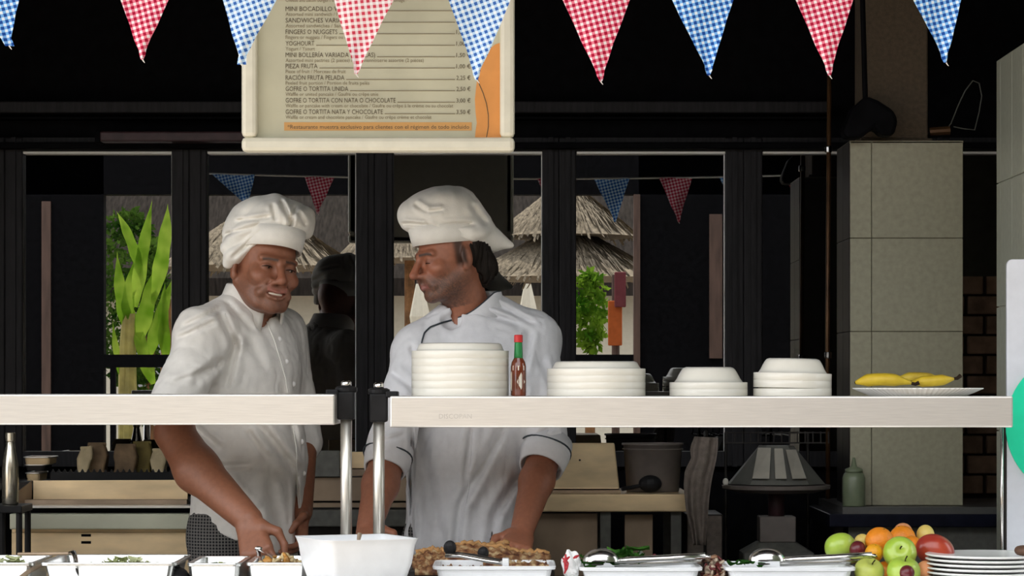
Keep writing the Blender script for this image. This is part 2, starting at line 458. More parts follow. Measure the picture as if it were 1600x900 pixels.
def check_mat():
    m = bpy.data.materials.new('black and white small check'); m.use_nodes = True; nt = m.node_tree; N = nt.nodes; L = nt.links
    b = N['Principled BSDF']; b.inputs['Roughness'].default_value = .9
    tc = N.new('ShaderNodeTexCoord'); sp = N.new('ShaderNodeSeparateXYZ'); L.new(tc.outputs['Object'], sp.inputs[0])
    outs = []
    for ax in ('X', 'Z'):
        a = N.new('ShaderNodeMath'); a.operation = 'MULTIPLY'; a.inputs[1].default_value = 1/.0085; L.new(sp.outputs[ax], a.inputs[0])
        f = N.new('ShaderNodeMath'); f.operation = 'FRACT'; L.new(a.outputs[0], f.inputs[0])
        c = N.new('ShaderNodeMath'); c.operation = 'GREATER_THAN'; c.inputs[1].default_value = .68; L.new(f.outputs[0], c.inputs[0]); outs.append(c)
    s = N.new('ShaderNodeMath'); s.operation = 'MAXIMUM'; L.new(outs[0].outputs[0], s.inputs[0]); L.new(outs[1].outputs[0], s.inputs[1])
    rp = N.new('ShaderNodeValToRGB'); rp.color_ramp.elements[0].color = (.008, .008, .009, 1); rp.color_ramp.elements[1].color = (.16, .15, .14, 1)
    L.new(s.outputs[0], rp.inputs['Fac']); L.new(rp.outputs['Color'], b.inputs['Base Color'])
    return m
m_check = check_mat()

# ------------------------------------------------------------------ the setting
struct('floor', boxm(-3.2, 3.2, -.62, 2.5, -.12, 0), m_floor)
struct('ceiling', boxm(-3.2, 3.2, -1.45, 2.5, 2.92, 3.0), m_ceil)
struct('ground', boxm(-40, 40, -60, -.62, -.2, -.02), m_ground)
struct('wall_sky_blocker', boxm(3.3, 3.7, -6.2, -.9, -.02, 5.5), M('dark sky blocker', (.035, .045, .025), .9, var=.4))  # unseen wall added to block sky light from the right
struct('wall_left', boxm(-2.6, -2.5, .1, 2.4, 0, 2.92), m_black)
struct('wall_right', boxm(2.5, 2.6, .1, 2.4, 0, 2.92), m_black)
panes = [(-250, -18), (38, 270), (325, 557), (615, 847), (900, 1132), (1190, 1422), (1480, 1712)]
Y0 = WALL_Y
zt = P(0, 240, Y0)[2]; zb = P(0, 705, Y0)[2]
v = join(box(-2.5, 2.5, Y0+.02, Y0+.12, zt+.05, 2.92), box(-2.5, 2.5, Y0+.02, Y0+.12, 0, zb-.05),
         box(-2.5, P(-250, 0, Y0)[0]-.056, Y0+.02, Y0+.12, zb-.05, zt+.05), box(P(1712, 0, Y0)[0]+.056, 2.5, Y0+.02, Y0+.12, zb-.05, zt+.05))
v = join(v, box(-2.5, 2.5, Y0+.035, Y0+.12, zb-.05, zt+.05))
struct('wall_back', mesh_of('wall_back', *v), m_black)
for i, (l, r) in enumerate(panes):
    x0 = P(l, 0, Y0)[0]; x1 = P(r, 0, Y0)[0]
    w = thing('window_%d' % (i+1), None, None, ((x0+x1)/2, Y0, zb), kind='structure')
    put('pane', boxm(x0, x1, Y0, Y0+.012, zb, zt), m_pane, w)
    lw = (l-panes[i-1][1])/2*9.3/FPX if i else .056; rw = (panes[i+1][0]-r)/2*9.3/FPX if i < len(panes)-1 else .056
    for a, b in ((x0-lw, x0), (x1, x1+rw)):
        put('stile', boxm(a, b, Y0-.035, Y0+.03, zb-.05, zt+.05), m_frame, w, bevel=.004)
        put('stile_moulding', boxm((a+b)/2-.008, (a+b)/2+.008, Y0-.043, Y0-.035, zb-.05, zt+.05), m_frame, w)
    put('frame_rail', boxm(x0, x1, Y0-.03, Y0+.03, zt+.004, zt+.05), m_frame, w)
    put('frame_rail', boxm(x0, x1, Y0-.03, Y0+.03, zb-.05, zb), m_frame, w)
    put('glazing_bead', boxm(x0+.002, x1, Y0-.034, Y0-.001, zt-.003, zt+.004), m_bead, w)
    put('glazing_bead', boxm(x1-.0030, x1-.0002, Y0-.012, Y0-.001, zb, zt-.003), m_bead, w)
def beam(n, l, t, r, b, y, d, mat):
    o = struct('trim_%d' % n, mesh_of('trim', *pbox(l, t, r, b, y, y+d)), mat, bevel=.004); return o
beam(1, -350, 158, 1300, 176, 2.18, .14, m_frame)
beam(2, -350, 182, 1300, 186, 2.24, .08, m_black)
beam(3, -350, 222, 1900, 232, 2.22, .10, m_black)
t = thing('strip_lamp', 'unlit dark maroon strip lamp fixed under the beam left of the menu board', 'lamp', P(265, 220, 2.15))
put('housing', mesh_of('h', *pbox(155, 205, 420, 221, 2.13, 2.22)), m_maroon, t, bevel=.006)
put('end_cap', mesh_of('h', *pbox(148, 203, 156, 223, 2.125, 2.22)), m_black, t, bevel=.004)

# tiled chimney block with its flue
x0, _, zb1 = P(1328, 790, 1.4); x1, _, zt1 = P(1505, 220, 1.4)
t = thing('tiled_oven_block', 'tall beige tiled oven block standing on the dark navy counter', 'oven', ((x0+x1)/2, 1.565, zb1))
put('core', boxm(x0+.004, x1-.004, 1.406, 1.73, zb1, zt1-.004), m_grout, t)
rows = [790, 665, 518, 372, 220]; cols = [1328, 1362, 1505]
for a in range(4):
    for b in range(2):
        l, r = cols[b], cols[b+1]
        p0 = P(l, rows[a], 1.4); p1 = P(r, rows[a+1], 1.4)
        put('tile', boxm(p0[0]+.0009, p1[0]-.0009, 1.4, 1.41, p0[2]+.0009, p1[2]-.0009), m_beige, t, bevel=.0015)
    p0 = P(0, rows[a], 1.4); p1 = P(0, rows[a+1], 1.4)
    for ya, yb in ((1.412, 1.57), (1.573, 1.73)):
        put('dark_side', boxm(x0-.001, x0+.006, ya, yb, p0[2]+.001, p1[2]-.001), m_dark, t, bevel=.0015)  # left side drawn darker than the tiled front
        put('tile', boxm(x1-.006, x1+.001, ya, yb, p0[2]+.001, p1[2]-.001), m_beige, t, bevel=.0015)
put('top_slab', boxm(x0, x1, 1.4, 1.73, zt1-.006, zt1), m_beige, t)
fl = P(1350, 218, 1.45); fr = P(1450, 218, 1.45)
t = thing('flue', 'brown plastered flue rising from the beige tiled oven block', 'chimney', (fl[0], 1.55, zt1))
put('shaft', boxm(fl[0], fr[0], 1.45, 1.68, zt1, 2.92), m_plaster, t, bevel=.006)
put('flue_collar', boxm(fl[0]-.012, fr[0]+.012, 1.44, 1.69, zt1, zt1+.012), m_plaster, t, bevel=.004)

# right tiled pier
XW = 1.356
struct('wall_pier', boxm(XW+.006, XW+.5, .36, .9, 0, 2.26), m_grout2)
pier = bpy.data.objects['wall_pier']
ys = [.9, .838, .657, .494, .36]; zs = [2.265-.345*k for k in range(7)]
for a in range(len(ys)-1):
    for b in range(6):
        put('tile', boxm(XW, XW+.008, ys[a+1]+.0015, ys[a]-.0015, zs[b+1]+.0015, zs[b]-.0015), m_tile2, pier, bevel=.0015)
# brick wall beside the oven
bx0 = x1+.01; top = P(0, 430, 2.0)[2]
bw = struct('wall_brick', boxm(bx0, 2.0, 2.006, 2.1, .95, top-.004), m_mortar)
h = .0635; z = top-h; k = 0; bme = None
while z > .98:
    off = -(k % 2)*.06
    xx = bx0+off
    while xx < 1.95:
        a = max(xx, bx0); b = min(xx+.15, 2.0)
        o = put('brick', boxm(a+.003, b-.003, 1.985+random.uniform(-.006, .006), 2.02, z+.003, z+h-.004), m_brick, bw, bevel=.004)
        xx += .155
    z -= h; k += 1

# ------------------------------------------------------------------ serving counter and shelves
CT = .862
t = thing('serving_counter', 'long steel serving counter carrying the trays of food', 'counter', (0, -.06, 0))
put('worktop', boxm(-1.75, 1.75, -.50, .325, CT-.035, CT), m_steelc, t, bevel=.004)
put('body', boxm(-1.72, 1.72, -.46, .30, .08, CT-.035), m_steel, t)
put('plinth', boxm(-1.70, 1.70, -.42, .30, 0, .08), m_dark, t)

def shelf(l, r, tf, bf, post_px, label, side):
    a = P(l, bf, 0); b = P(r, tf, 0)
    t = thing('serving_shelf', label, 'shelf', (P(post_px, 0, .12)[0], .12, CT), group=None)
    zt_, zb_ = b[2], a[2]
    put('shelf_board', mesh_of('s', *box(a[0], b[0], 0, .30, zb_, zt_)), m_steel, t, bevel=.004)
    px = P(post_px, 0, .12)[0]
    put('post', mesh_of('p', *tube([(px, .12, CT), (px, .12, zt_+.004)], .0145, 20), smooth=True), m_satin, t)
    put('clamp', boxm(px-.022, px+.022, .09, .15, zb_+.012, zt_+.006), m_blackp, t, bevel=.005)
    s = 1 if side > 0 else -1
    xa, xb = sorted((px+s*.018, px+s*.050))
    put('bracket', boxm(xa, xb, .085, .155, zt_-.004, zt_+.012), m_blackp, t, bevel=.004)
    put('flange', mesh_of('c', *xf(lathe([(.026, 0), (.028, .004), (.028, .012), (.02, .016)], 20), Matrix.Translation((px, .12, zt_+.004)))), m_blackp, t)
    put('cap', mesh_of('c', *xf(lathe([(.013, 0), (.013, .014), (.009, .018)], 16), Matrix.Translation((px, .12, zt_+.016))), smooth=True), m_steelc, t)
    put('base_flange', mesh_of('c', *xf(lathe([(.035, 0), (.035, .004), (.016, .008), (.016, .014)], 20), Matrix.Translation((px, .12, CT)))), m_steelc, t)
    return t, zt_
sl, _ = shelf(-160, 523, 616, 664, 541, 'bare steel serving shelf in front of the leaning chef', -1)
sr, ST = shelf(609, 1583, 619, 668, 592, 'long steel serving shelf carrying the plate stacks and bananas', 1)
# far support posts of both shelves, outside the picture or behind the panel
for sh_, xx in ((sl, P(-120, 0, .12)[0]), (sr, P(1578, 0, .22)[0]-.012)):
    yy = .12 if xx < 0 else .27
    put('post', mesh_of('p', *tube([(xx, yy, CT), (xx, yy, ST-.05)], .0145 if xx < 0 else .004, 16), smooth=True), m_steelc, sh_)
# worn lettering on the shelf edge
a = P(686, 654, 0)
o = put('worn_lettering', text_mesh('DISCOPAN', .017, P(737, 0, 0)[0]-a[0]), M('faded grey print', (.60, .57, .53), .5), sr)
o.location = Vector(o.location)+Vector((a[0], -.0015, a[2]))

# ------------------------------------------------------------------ bunting
YB = -.6
t = thing('bunting', 'string of red and blue gingham triangular pennants across the serving hatch', 'bunting', P(800, -30, YB))
flags = [(-66, 30, 14, 72, g_blue, 1), (188, 263, 222, 93, g_red, 0), (348, 432, 377, 101, g_bluep, 1), (522, 615, 556, 116, g_redp, 0), (701, 798, 745, 125, g_bluep, 0),
         (879, 984, 938, 127, g_red, 0), (1050, 1146, 1108, 118, g_blue, 0), (1243, 1333, 1296, 118, g_red, 0), (1427, 1502, 1478, 98, g_blue, 0), (1620, 1700, 1665, 80, g_red, 0)]
def sag(px): return -26+16*(1-((px-850)/950)**2)
for l, r, tx, ty, mt, fold in flags:
    top = sag((l+r)/2); k = (ty-top)/ty
    L = tx+(l-tx)*k; R_ = tx+(r-tx)*k
    V = []; F = []; n = 16; m_ = 10
    ph = random.uniform(0, 6)
    for j in range(n+1):
        s = j/n
        for i in range(m_+1):
            u = i/m_
            px = (L+(R_-L)*u)*(1-s)+tx*s; py = top+(ty-top)*s
            if s > .9:
                px = px+(u-.5)*(4+(10 if fold else 0)*(s-.9)*10); 
            px += (math.sin(s*7+ph)*1.1+math.sin(s*17+ph*2)*.6)*s
            y = YB+.006*math.sin(u*5+s*3+ph)+.004*math.sin(s*9+ph)+(.01*max(0, s-.8)*5 if fold else 0)
            V.append(P(px, py, y))
    for j in range(n):
        for i in range(m_): a = j*(m_+1)+i; F.append((a, a+1, a+m_+2, a+m_+1))
    fo = put('pennant', mesh_of('pennant', V, F, True), mt, t)
    # thread tail at the tip
    e = P(tx, ty-1, YB); put('hem_tail', mesh_of('tail', *tube([e, e+np.array([.003, .001, -.005]), e+np.array([.006, 0, -.009])], [.0018, .0013, .0006], 6)), m_cloth, fo)
pts = [P(px, sag(px)-1, YB) for px in range(-160, 1800, 60)]
put('tape', mesh_of('tape', *tube(pts, .004, 6)), m_cloth, t)
for px in (-160, 1790):
    a = P(px, sag(px), YB); put('cord', mesh_of('cord', *tube([a, (a[0], YB, 2.93)], .003, 6)), m_cloth, t)

# ------------------------------------------------------------------ menu board
YM = .02
def R(l, t_, r, b, y0, y1): return mesh_of('r', *pbox(l, t_, r, b, y0, y1))
t = thing('menu_board', 'cream framed snack menu board hanging above the two chefs', 'menu board', P(590, 237, YM))
put('backing', R(385, -90, 796, 232, YM+.012, YM+.03), m_cream, t)
put('menu_sheet', R(398, -80, 784, 217, YM+.006, YM+.012), m_paper, t)
for nm, q in (('frame_rail', (377, 214, 804, 237)), ('frame_rail', (377, -100, 804, -78)), ('frame_stile', (377, -78, 401, 214)), ('frame_stile', (781, -78, 804, 214))):
    put(nm, R(*q, YM-.022, YM+.03), m_cream, t, bevel=.011)
for px in (400, 780):
    a = P(px, -90, YM+.02); put('hanging_rod', mesh_of('rod', *tube([a, (a[0], a[1], 2.93)], .004, 8)), m_dark, t)
YT = YM+.0045
sh = lambda pts, y0, y1: mesh_of('shape', *prism([(P(x, y, YM)[0], P(x, y, YM)[2]) for x, y in pts], y0, y1))
put('orange_shape', sh([(783, 216), (783, 66), (774, 69), (765, 76), (757, 87), (751, 101), (747, 116), (744, 135), (742, 155), (743, 175), (745, 192), (743, 205), (742, 216)], YT, YM+.0065), m_orange, t)
put('stem_line', mesh_of('l', *tube([P(x, y, YT-.0005) for x, y in ((745, 118), (749, 132), (755, 146), (760, 162), (763, 180), (763, 198), (760, 215))], .0011, 5)), m_ink, t)
put('note_band', R(444, 191, 737, 204, YT, YM+.0065), m_band, t)
def line(body, px0, px1, base, hpx, mat, nm='menu_text', y=YT):
    a = P(px0, base, YM)
    me = text_mesh(body, hpx*DIST/FPX, P(px1, 0, YM)[0]-a[0])
    o = put(nm, me, mat, t); o.location = Vector(o.location)+Vector((a[0], y-.0006, a[2])); return o
items = [('BURGER CON QUESO Y BACON', 590, 'Cheese and bacon burger / Burger au fromage et lardons avec fromage', 632, '', -5),
 ('MINI BOCADILLO VARIADO', 562, 'Assorted mini sandwich / Mini sandwich assorti', 590, '1,50 €', 17), ('SANDWICHES VARIADOS', 552, 'Assorted sandwiches / Sandwiches variés', 580, '1,50 €', 35),
 ('FINGERS O NUGGETS', 527, 'Fingers or nuggets / Fingers ou nuggets', 560, '1,00 €', 53), ('YOGHOURT', 491, 'Yogurt / Yaourt', 492, '1,00 €', 71),
 ('MINI BOLLERÍA VARIADA (2 PIEZAS)', 586, 'Assorted mini pastries (2 pieces) / Mini viennoiserie assortie (2 pièces)', 662, '1,50 €', 89),
 ('PIEZA FRUTA', 496, 'Piece of fruit / Morceau de fruit', 540, '1,00 €', 106.5), ('RACIÓN FRUTA PELADA', 538, 'Peeled fruit portion / Portion de fruits pelés', 577, '2,25 €', 124.5),
 ('GOFRE O TORTITA UNIDA', 544, 'Waffle or united pancake / Gaufre ou crêpe unie', 591, '2,50 €', 142), ('GOFRE O TORTITA CON NATA O CHOCOLATE', 618, 'Waffle or pancake with cream or chocolate / Gaufre ou crêpe à la crème ou au chocolat', 708, '3,00 €', 160),
 ('GOFRE O TORTITA NATA Y CHOCOLATE', 598, 'Waffle or cream and chocolate pancake / Gaufre ou crêpe crème et chocolat', 674, '3,50 €', 178)]
for nm, r1, sub, r2, price, by in items:
    line(nm, 446, r1, by, 10.5, m_ink); line(sub, 446, r2, by+7.5, 8, m_ink2)
    put('rule', R(r1+3, by-.9, 711, by+.2, YT-.0004, YM+.0063), m_ink2, t)
    if price: line(price, 713, 735, by, 9.5, m_ink, 'price')
line('*Restaurante muestra exclusivo para clientes con el régimen de todo incluido', 449, 733, 201, 9, m_ink, 'menu_text')

# ------------------------------------------------------------------ things on the right shelf
def bowl_mesh(Rr, band, rise, base):
    prof = [(Rr-.006, 0.0), (Rr-.0003, 0), (Rr, .0003), (Rr, band-.0003), (Rr-.0003, band), (Rr-.012, band+.0005)]
    for i in range(1, 7):
        s = i/6; prof.append((Rr-.012-(Rr-.012-base)*s**.8, band+rise*math.sin(s*PI/2)))
    prof += [(base-.004, band+rise+.0015), (base-.007, band+rise-.001), (0, band+rise-.001)]
    return prof
def stack(cx_px, Rpx, n, bandpx, risepx, basepx, Y, where, grp, bow=0, tilt=0):
    s = (Y+DIST)/FPX; Rr = Rpx*s; bd = bandpx*s; ri = risepx*s; c = P(cx_px, 0, Y)
    me = mesh_of('plate', *lathe(bowl_mesh(Rr, bd, ri, basepx*s), 48), smooth=False)
    me.polygons.foreach_set('use_smooth', [True]*len(me.polygons))
    me2 = None
    for i in range(n):
        o = put('inverted_plate', me, m_white)
        o.location = (c[0]+random.uniform(-1, 1)*.0003, Y+random.uniform(-1, 1)*.0003, ST+i*bd+.0003)
        if tilt and i >= 1: o.rotation_euler = (0, tilt, 0); o.location.z += .0015
        lab = 'topmost upside-down plate of the '+where if i == n-1 else 'white upside-down plate within the '+where
        tag(o, lab, 'plate', grp)
    return
stack(719, 76, 6, 11.7, 11, 63, .15, 'tallest stack, beside the sauce bottle', 'plates in the tallest stack')
stack(931.5, 77, 4, 10.6, 10.5, 62, .15, 'wide low stack right of the sauce bottle', 'plates in the wide low stack')
stack(1107, 61, 2, 10.5, 23, 37, .15, 'smallest domed stack between two others', 'plates in the smallest stack')
stack(1238, 61, 3, 11.5, 22, 39, .15, 'domed stack nearest the bananas', 'plates in the domed stack', tilt=.022)

# hot sauce bottle
c = P(810, 618, .12); s = (.12+DIST)/FPX
t = thing('sauce_bottle', 'small red hot sauce bottle with green neck beside the plate stack', 'bottle', (c[0], .12, ST), local=True)
m_glass = M('sauce glass', (.16, .035, .015), .08, var=.3, scale=30, coat=.6)
put('bottle', mesh_of('b', *lathe([(11.5*s, 0), (12*s, 2*s), (12*s, 46*s), (10.5*s, 53*s), (6.5*s, 60*s), (6*s, 64*s)], 24), smooth=True), m_glass, t)
put('neck_foil', mesh_of('b', *lathe([(7.0*s, 59*s), (6.8*s, 66*s), (6*s, 82*s), (6*s, 84*s)], 20), smooth=True), M('green foil', (.02, .22, .06), .35, .2), t)
put('screw_cap', mesh_of('b', *lathe([(6.8*s, 84*s), (6.8*s, 94*s), (6*s, 95.5*s), (0, 95.5*s)], 20)), M('red cap', (.50, .02, .02), .4), t)
m_lab = M('white paper label', (.75, .70, .60), .6)
def wrap(poly, r, nm, mat):                         # label outline in (angle, z) wrapped on the bottle
    V = []; 
    for a, z in poly: V.append((r*math.sin(a), -r*math.cos(a), z))
    n = len(V); V.append((r*math.sin(sum(a for a, _ in poly)/n), -r*math.cos(sum(a for a, _ in poly)/n), sum(z for _, z in poly)/n))
    put(nm, mesh_of(nm, V, [(i, (i+1) % n, n) for i in range(n)]), mat, t)
wrap([(-.2, 22*s), (.35, 10*s), (.95, 22*s), (.35, 37*s)], 12.4*s, 'diamond_label', m_lab)
wrap([(-1.5, 8*s), (-.95, 8*s), (-.95, 38*s), (-1.5, 38*s)], 12.3*s, 'side_label', m_lab)
wrap([(-.8, 40*s), (0, 40*s), (.8, 40*s), (.8, 47*s), (0, 47*s), (-.8, 47*s)], 12.3*s, 'neck_label', m_lab)

# banana dish
c = P(1434, 612, .15); s = (.15+DIST)/FPX
dish = put('fluted_dish', mesh_of('d', *lathe([(70*s, 0), (74*s, 0), (86*s, 5*s), (100*s, 11*s), (100.5*s, 12.5*s), (99*s, 12.5*s), (84*s, 7*s), (70*s, 2*s), (0, 2*s)], 144, flute=.012, nf=72)), m_plate)
dish.location = (c[0], .15, ST)
tag(dish, 'white fluted paper dish holding the bananas', 'dish')
m_ban = M('ripe banana skin', (.62, .42, .02), .5, var=.15, scale=30, col2=(.75, .55, .04))
m_ban2 = M('spotted banana skin', (.45, .30, .03), .5, var=.3, scale=40, col2=(.66, .48, .04))
m_tip = M('banana tip', (.03, .018, .01), .7)
def banana(pts, r, mat, label):
    n = 18; P_ = [np.array(p) for p in pts]; path = []; rs = []
    for i in range(n+1):
        u = i/n; p = (1-u)**2*P_[0]+2*u*(1-u)*P_[1]+u*u*P_[2]; path.append(p)
        rs.append(r*min(1, .30+3.2*u, .24+2.6*(1-u)))
    t = thing('banana', label, 'banana', path[n//2]-np.array([0, 0, r]), 'bananas on the dish')
    put('skin', mesh_of('b', *tube(path, rs, 7), smooth=True), mat, t)
    d = path[-1]-path[-2]; d /= np.linalg.norm(d)
    put('stalk', mesh_of('b', *tube([path[-1], path[-1]+d*.010, path[-1]+d*.02+np.array([0, 0, .006])], [rs[-1], .0045, .0055], 7)), m_tip, t)
    put('tip', mesh_of('b', *tube([path[0], path[0]-(path[1]-path[0])*.3], [rs[0], .003], 7)), m_tip, t)
banana([P(1337, 598, .12), P(1378, 588, .10), P(1424, 599, .10)], .0165, m_ban, 'large yellow banana lying at the left of the dish')
banana([P(1402, 592, .19), P(1445, 588, .20), P(1470, 596, .21)], .0150, m_ban2, 'brown-spotted banana in the middle of the dish')
banana([P(1425, 597, .13), P(1462, 596, .10), P(1490, 592, .12)], .0145, m_ban, 'yellow banana with a black stalk at the right of the dish')

# white panel with the green disc
a = P(1573, 0, .33)[0]; ztop = P(0, 405, .33)[2]; r_ = .016
poly = [(a, 0), (2.0, 0), (2.0, ztop)]+[(a+r_-r_*math.sin(q), ztop-r_+r_*math.cos(q)) for q in np.linspace(0, PI/2, 7)]
t = thing('display_panel', 'white upright plastic panel with a green disc at the end of the counter', 'panel', (1.6, .34, 0))
put('board', mesh_of('b', *prism(poly, .33, .345)), m_panel, t, bevel=.002)
put('edge_strip', boxm(a-.006, a-.0005, .33, .345, CT-.1, P(0, 668, .33)[2]), m_dark, t)
c = P(1686, 665, .32); rr = 114*(7.32)/FPX
dk = put('green_disc', mesh_of('g', *xf(lathe([(rr, 0), (rr, .004)], 64), Matrix.Translation((c[0], .329, c[2])) @ Matrix.Rotation(PI/2, 4, 'X'))), m_green, t)

# ------------------------------------------------------------------ kitchen equipment behind the chefs
def pb(name, l, t_, r, b, y0, y1, mat, parent, bevel=.002):
    return put(name, mesh_of(name, *pbox(l, t_, r, b, y0, y1)), mat, parent, bevel=bevel)
t = thing('griddle', 'large steel griddle with slotted front panel left of the leaning chef', 'griddle', (P(155, 0, 1.3)[0], 1.5, 0))
a = P(18, 0, 1.22)[0]; b = P(318, 0, 1.22)[0]
put('cabinet', boxm(a, b, 1.22, 1.80, .1, P(0, 803, 1.22)[2]), m_warm, t, bevel=.004)
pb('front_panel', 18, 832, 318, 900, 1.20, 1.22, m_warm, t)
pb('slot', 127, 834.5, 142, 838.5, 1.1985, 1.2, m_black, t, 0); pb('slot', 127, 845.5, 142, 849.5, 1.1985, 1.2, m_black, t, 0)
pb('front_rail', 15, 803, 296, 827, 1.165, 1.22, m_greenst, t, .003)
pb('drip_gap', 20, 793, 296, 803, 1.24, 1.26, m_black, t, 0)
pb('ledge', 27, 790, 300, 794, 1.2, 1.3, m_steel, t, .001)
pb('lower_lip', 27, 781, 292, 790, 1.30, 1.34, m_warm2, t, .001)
pl = [(52, 751), (272, 750), (293, 770), (293, 780), (52, 780)]
put('splash_plate', mesh_of('sp', *prism([(P(x, y, 1.36)[0], P(x, y, 1.36)[2]) for x, y in pl], 1.36, 1.375)), m_warm, t)
A, B_ = P(27, 770, 1.26), P(52, 751, 1.37)
put('side_guard', mesh_of('sg', [P(27, 769, 1.24), P(50, 752, 1.36), P(50, 791, 1.36), P(27, 793, 1.24), P(26, 769, 1.24), P(49, 751, 1.362), P(49, 791, 1.362), P(26, 793, 1.24)],
    [(0, 1, 2, 3), (7, 6, 5, 4), (0, 4, 5, 1), (1, 5, 6, 2), (2, 6, 7, 3), (3, 7, 4, 0)]), m_warm2, t)
for lx in (a+.04, b-.04):
    for ly in (1.27, 1.75): put('leg', mesh_of('leg', *tube([(lx, ly, 0), (lx, ly, .1)], .02, 10)), m_dark, t)
put('cooking_plate', boxm(P(52, 0, 1.38)[0], P(300, 0, 1.38)[0], 1.376, 1.78, P(0, 803, 1.22)[2], P(0, 803, 1.22)[2]+.03), m_dark, t)
zg = P(0, 803, 1.22)[2]+.03
# utensil hanging on the griddle front
t = thing('spatula', 'steel spatula with dark handle lying across the left salad tray', 'spatula', P(118, 880, -.12))
put('handle_bar', mesh_of('u', *tube([P(28, 866, -.10), P(108, 865, -.12)], .0042, 8)), m_warm2, t)
put('crook', mesh_of('u', *tube([P(108, 865, -.12), P(115, 864, -.13), P(118, 872, -.16), P(121, 905, -.26)], [.005, .007, .006, .005], 8), smooth=True), m_steelc, t)

# serrated black grate behind the griddle with bags
t = thing('grill_grate', 'black serrated grill grate standing behind the griddle', 'grate', (P(170, 0, 1.86)[0], 1.86, .98))
pb('bar', 78, 738, 300, 752, 1.83, 1.85, m_blackp, t)
for i in range(24):
    x = 82+i*9.2; put('tooth', mesh_of('t', *prism([(P(x-3.2, 739, 1.83)[0], P(0, 739, 1.83)[2]), (P(x+3.2, 739, 1.83)[0], P(0, 739, 1.83)[2]), (P(x, 733, 1.83)[0], P(0, 733, 1.83)[2])], 1.832, 1.848)), m_blackp, t)
t.location.z = P(0, 752, 1.84)[2]
for ch in t.children: ch.location = [-c for c in t.location]
xa = P(-120, 0, 1.84)[0]; xb = P(640, 0, 1.84)[0]; zsh = P(0, 753, 1.84)[2]
t = thing('back_shelf', 'dark steel shelf along the windows behind the griddle', 'shelf', (-.9, 2.0, 0))
put('shelf_board', boxm(xa, xb, 1.82, 2.24, zsh-.025, zsh), m_dark, t, bevel=.003)
for lx in (xa+.05, xb-.05):
    for ly in (1.85, 2.2): put('leg', mesh_of('leg', *tube([(lx, ly, 0), (lx, ly, zsh-.025)], .018, 10)), m_dark, t)
def bag(l, tp, r, y, mat, label, lean=0, d=.09):
    z0 = zsh; p0 = P(l, tp, y); p1 = P(r, tp, y); w = p1[0]-p0[0]; hgt = p0[2]-z0; cx = (p0[0]+p1[0])/2
    rings = []
    for j in range(7):
        u = j/6; ww = w*(1-.08*u); dd = d*(1-.75*u**2)
        rings.append([(cx+lean*u+x+.004*math.sin(9*u+x*60), y+d/2+yy, z0+hgt*u+(.006*math.sin(x*120) if j == 6 else 0)) for x, yy in rrect(ww, max(dd, .008), min(.01, dd*.3+.001), 4)])
    t = thing('paper_bag', label, 'bag', (cx, y+d/2, z0), 'bags behind the griddle')
    put('bag_body', mesh_of('bag', *loft(rings)), mat, t); 
    put('folded_top', mesh_of('ft', *box(cx+lean-w*.44, cx+lean+w*.44, y+d/2-.008, y+d/2+.006, z0+hgt*.93, z0+hgt*1.04)), mat, t, bevel=.003)
bag(116, 700, 138, 1.90, m_bag2, 'narrow cream paper bag leaning behind the griddle grate', .01)
bag(132, 694, 165, 1.96, m_bag, 'dark brown paper bag in the middle of the bag row')
bag(176, 696, 212, 1.92, m_bag, 'short brown paper bag next to the yellow-topped bag')
bag(203, 692, 236, 1.98, M('olive paper bag', (.16, .12, .03), .8, var=.3), 'olive paper bag with pale top near the chef elbow')
bag(234, 703, 258, 1.90, m_bag2, 'cream paper bag closest to the leaning chef')
for i, (l, r, y0, y1) in enumerate(((28, 70, 716, 727), (30, 62, 728, 737), (31, 54, 741, 753))):
    t = thing('steel_pan', ['upper steel pan', 'middle dark steel pan', 'bottom steel pan'][i]+' of the short stack behind the steel bottle', 'pan', P((l+r)/2, y1, 1.75), 'pan stack')
    p0 = P(l, y1, 1.75); p1 = P(r, y0, 1.75); w = p1[0]-p0[0]; cx = (p0[0]+p1[0])/2
    R0 = [[(cx+x, 1.93+yy, z) for x, yy in rrect(w*k, .16*k, .012, 4)] for k, z in ((.9, p0[2]), (.96, p1[2]-.003), (1, p1[2]-.002), (1, p1[2]))]
    put('pan_body', mesh_of('pan', *loft(R0)), [m_warm, m_dark, m_warm][i], t); put('rim', mesh_of('rim', *tube([(cx+x, 1.93+yy, p1[2]) for x, yy in rrect(w, .16, .012, 4)], .0025, 6, True)), m_steel, t)
# steel water bottle on a dark stand
t = thing('side_stand', 'narrow black stand carrying the steel bottle at the left edge', 'stand', (P(20, 0, .98)[0], .98, 0))
zs_ = P(0, 790, .9)[2]
put('stand_top', boxm(P(-16, 0, .9)[0], P(36, 0, .9)[0], .88, 1.06, zs_-.02, zs_), m_blackp, t, bevel=.003)
for lx in (P(-10, 0, .9)[0], P(30, 0, .9)[0]):
    for ly in (.90, 1.04): put('leg', mesh_of('leg', *tube([(lx, ly, 0), (lx, ly, zs_-.02)], .009, 8)), m_blackp, t)
t = thing('water_bottle', 'tall slim steel water bottle at the left edge', 'bottle', (P(16, 0, .96)[0], .96, zs_), local=True)
s = (.96+DIST)/FPX
put('bottle_body', mesh_of('b', *lathe([(12*s, 0), (13*s, 2*s), (13*s, 55*s), (12*s, 68*s), (8*s, 88*s), (6.5*s, 97*s), (6.5*s, 99*s)], 28), smooth=True), m_bottle_s, t)
put('screw_cap', mesh_of('b', *lathe([(7.5*s, 99*s), (7.8*s, 101*s), (7.8*s, 112*s), (7*s, 113*s), (0, 113*s)], 24)), m_bottle_s, t)
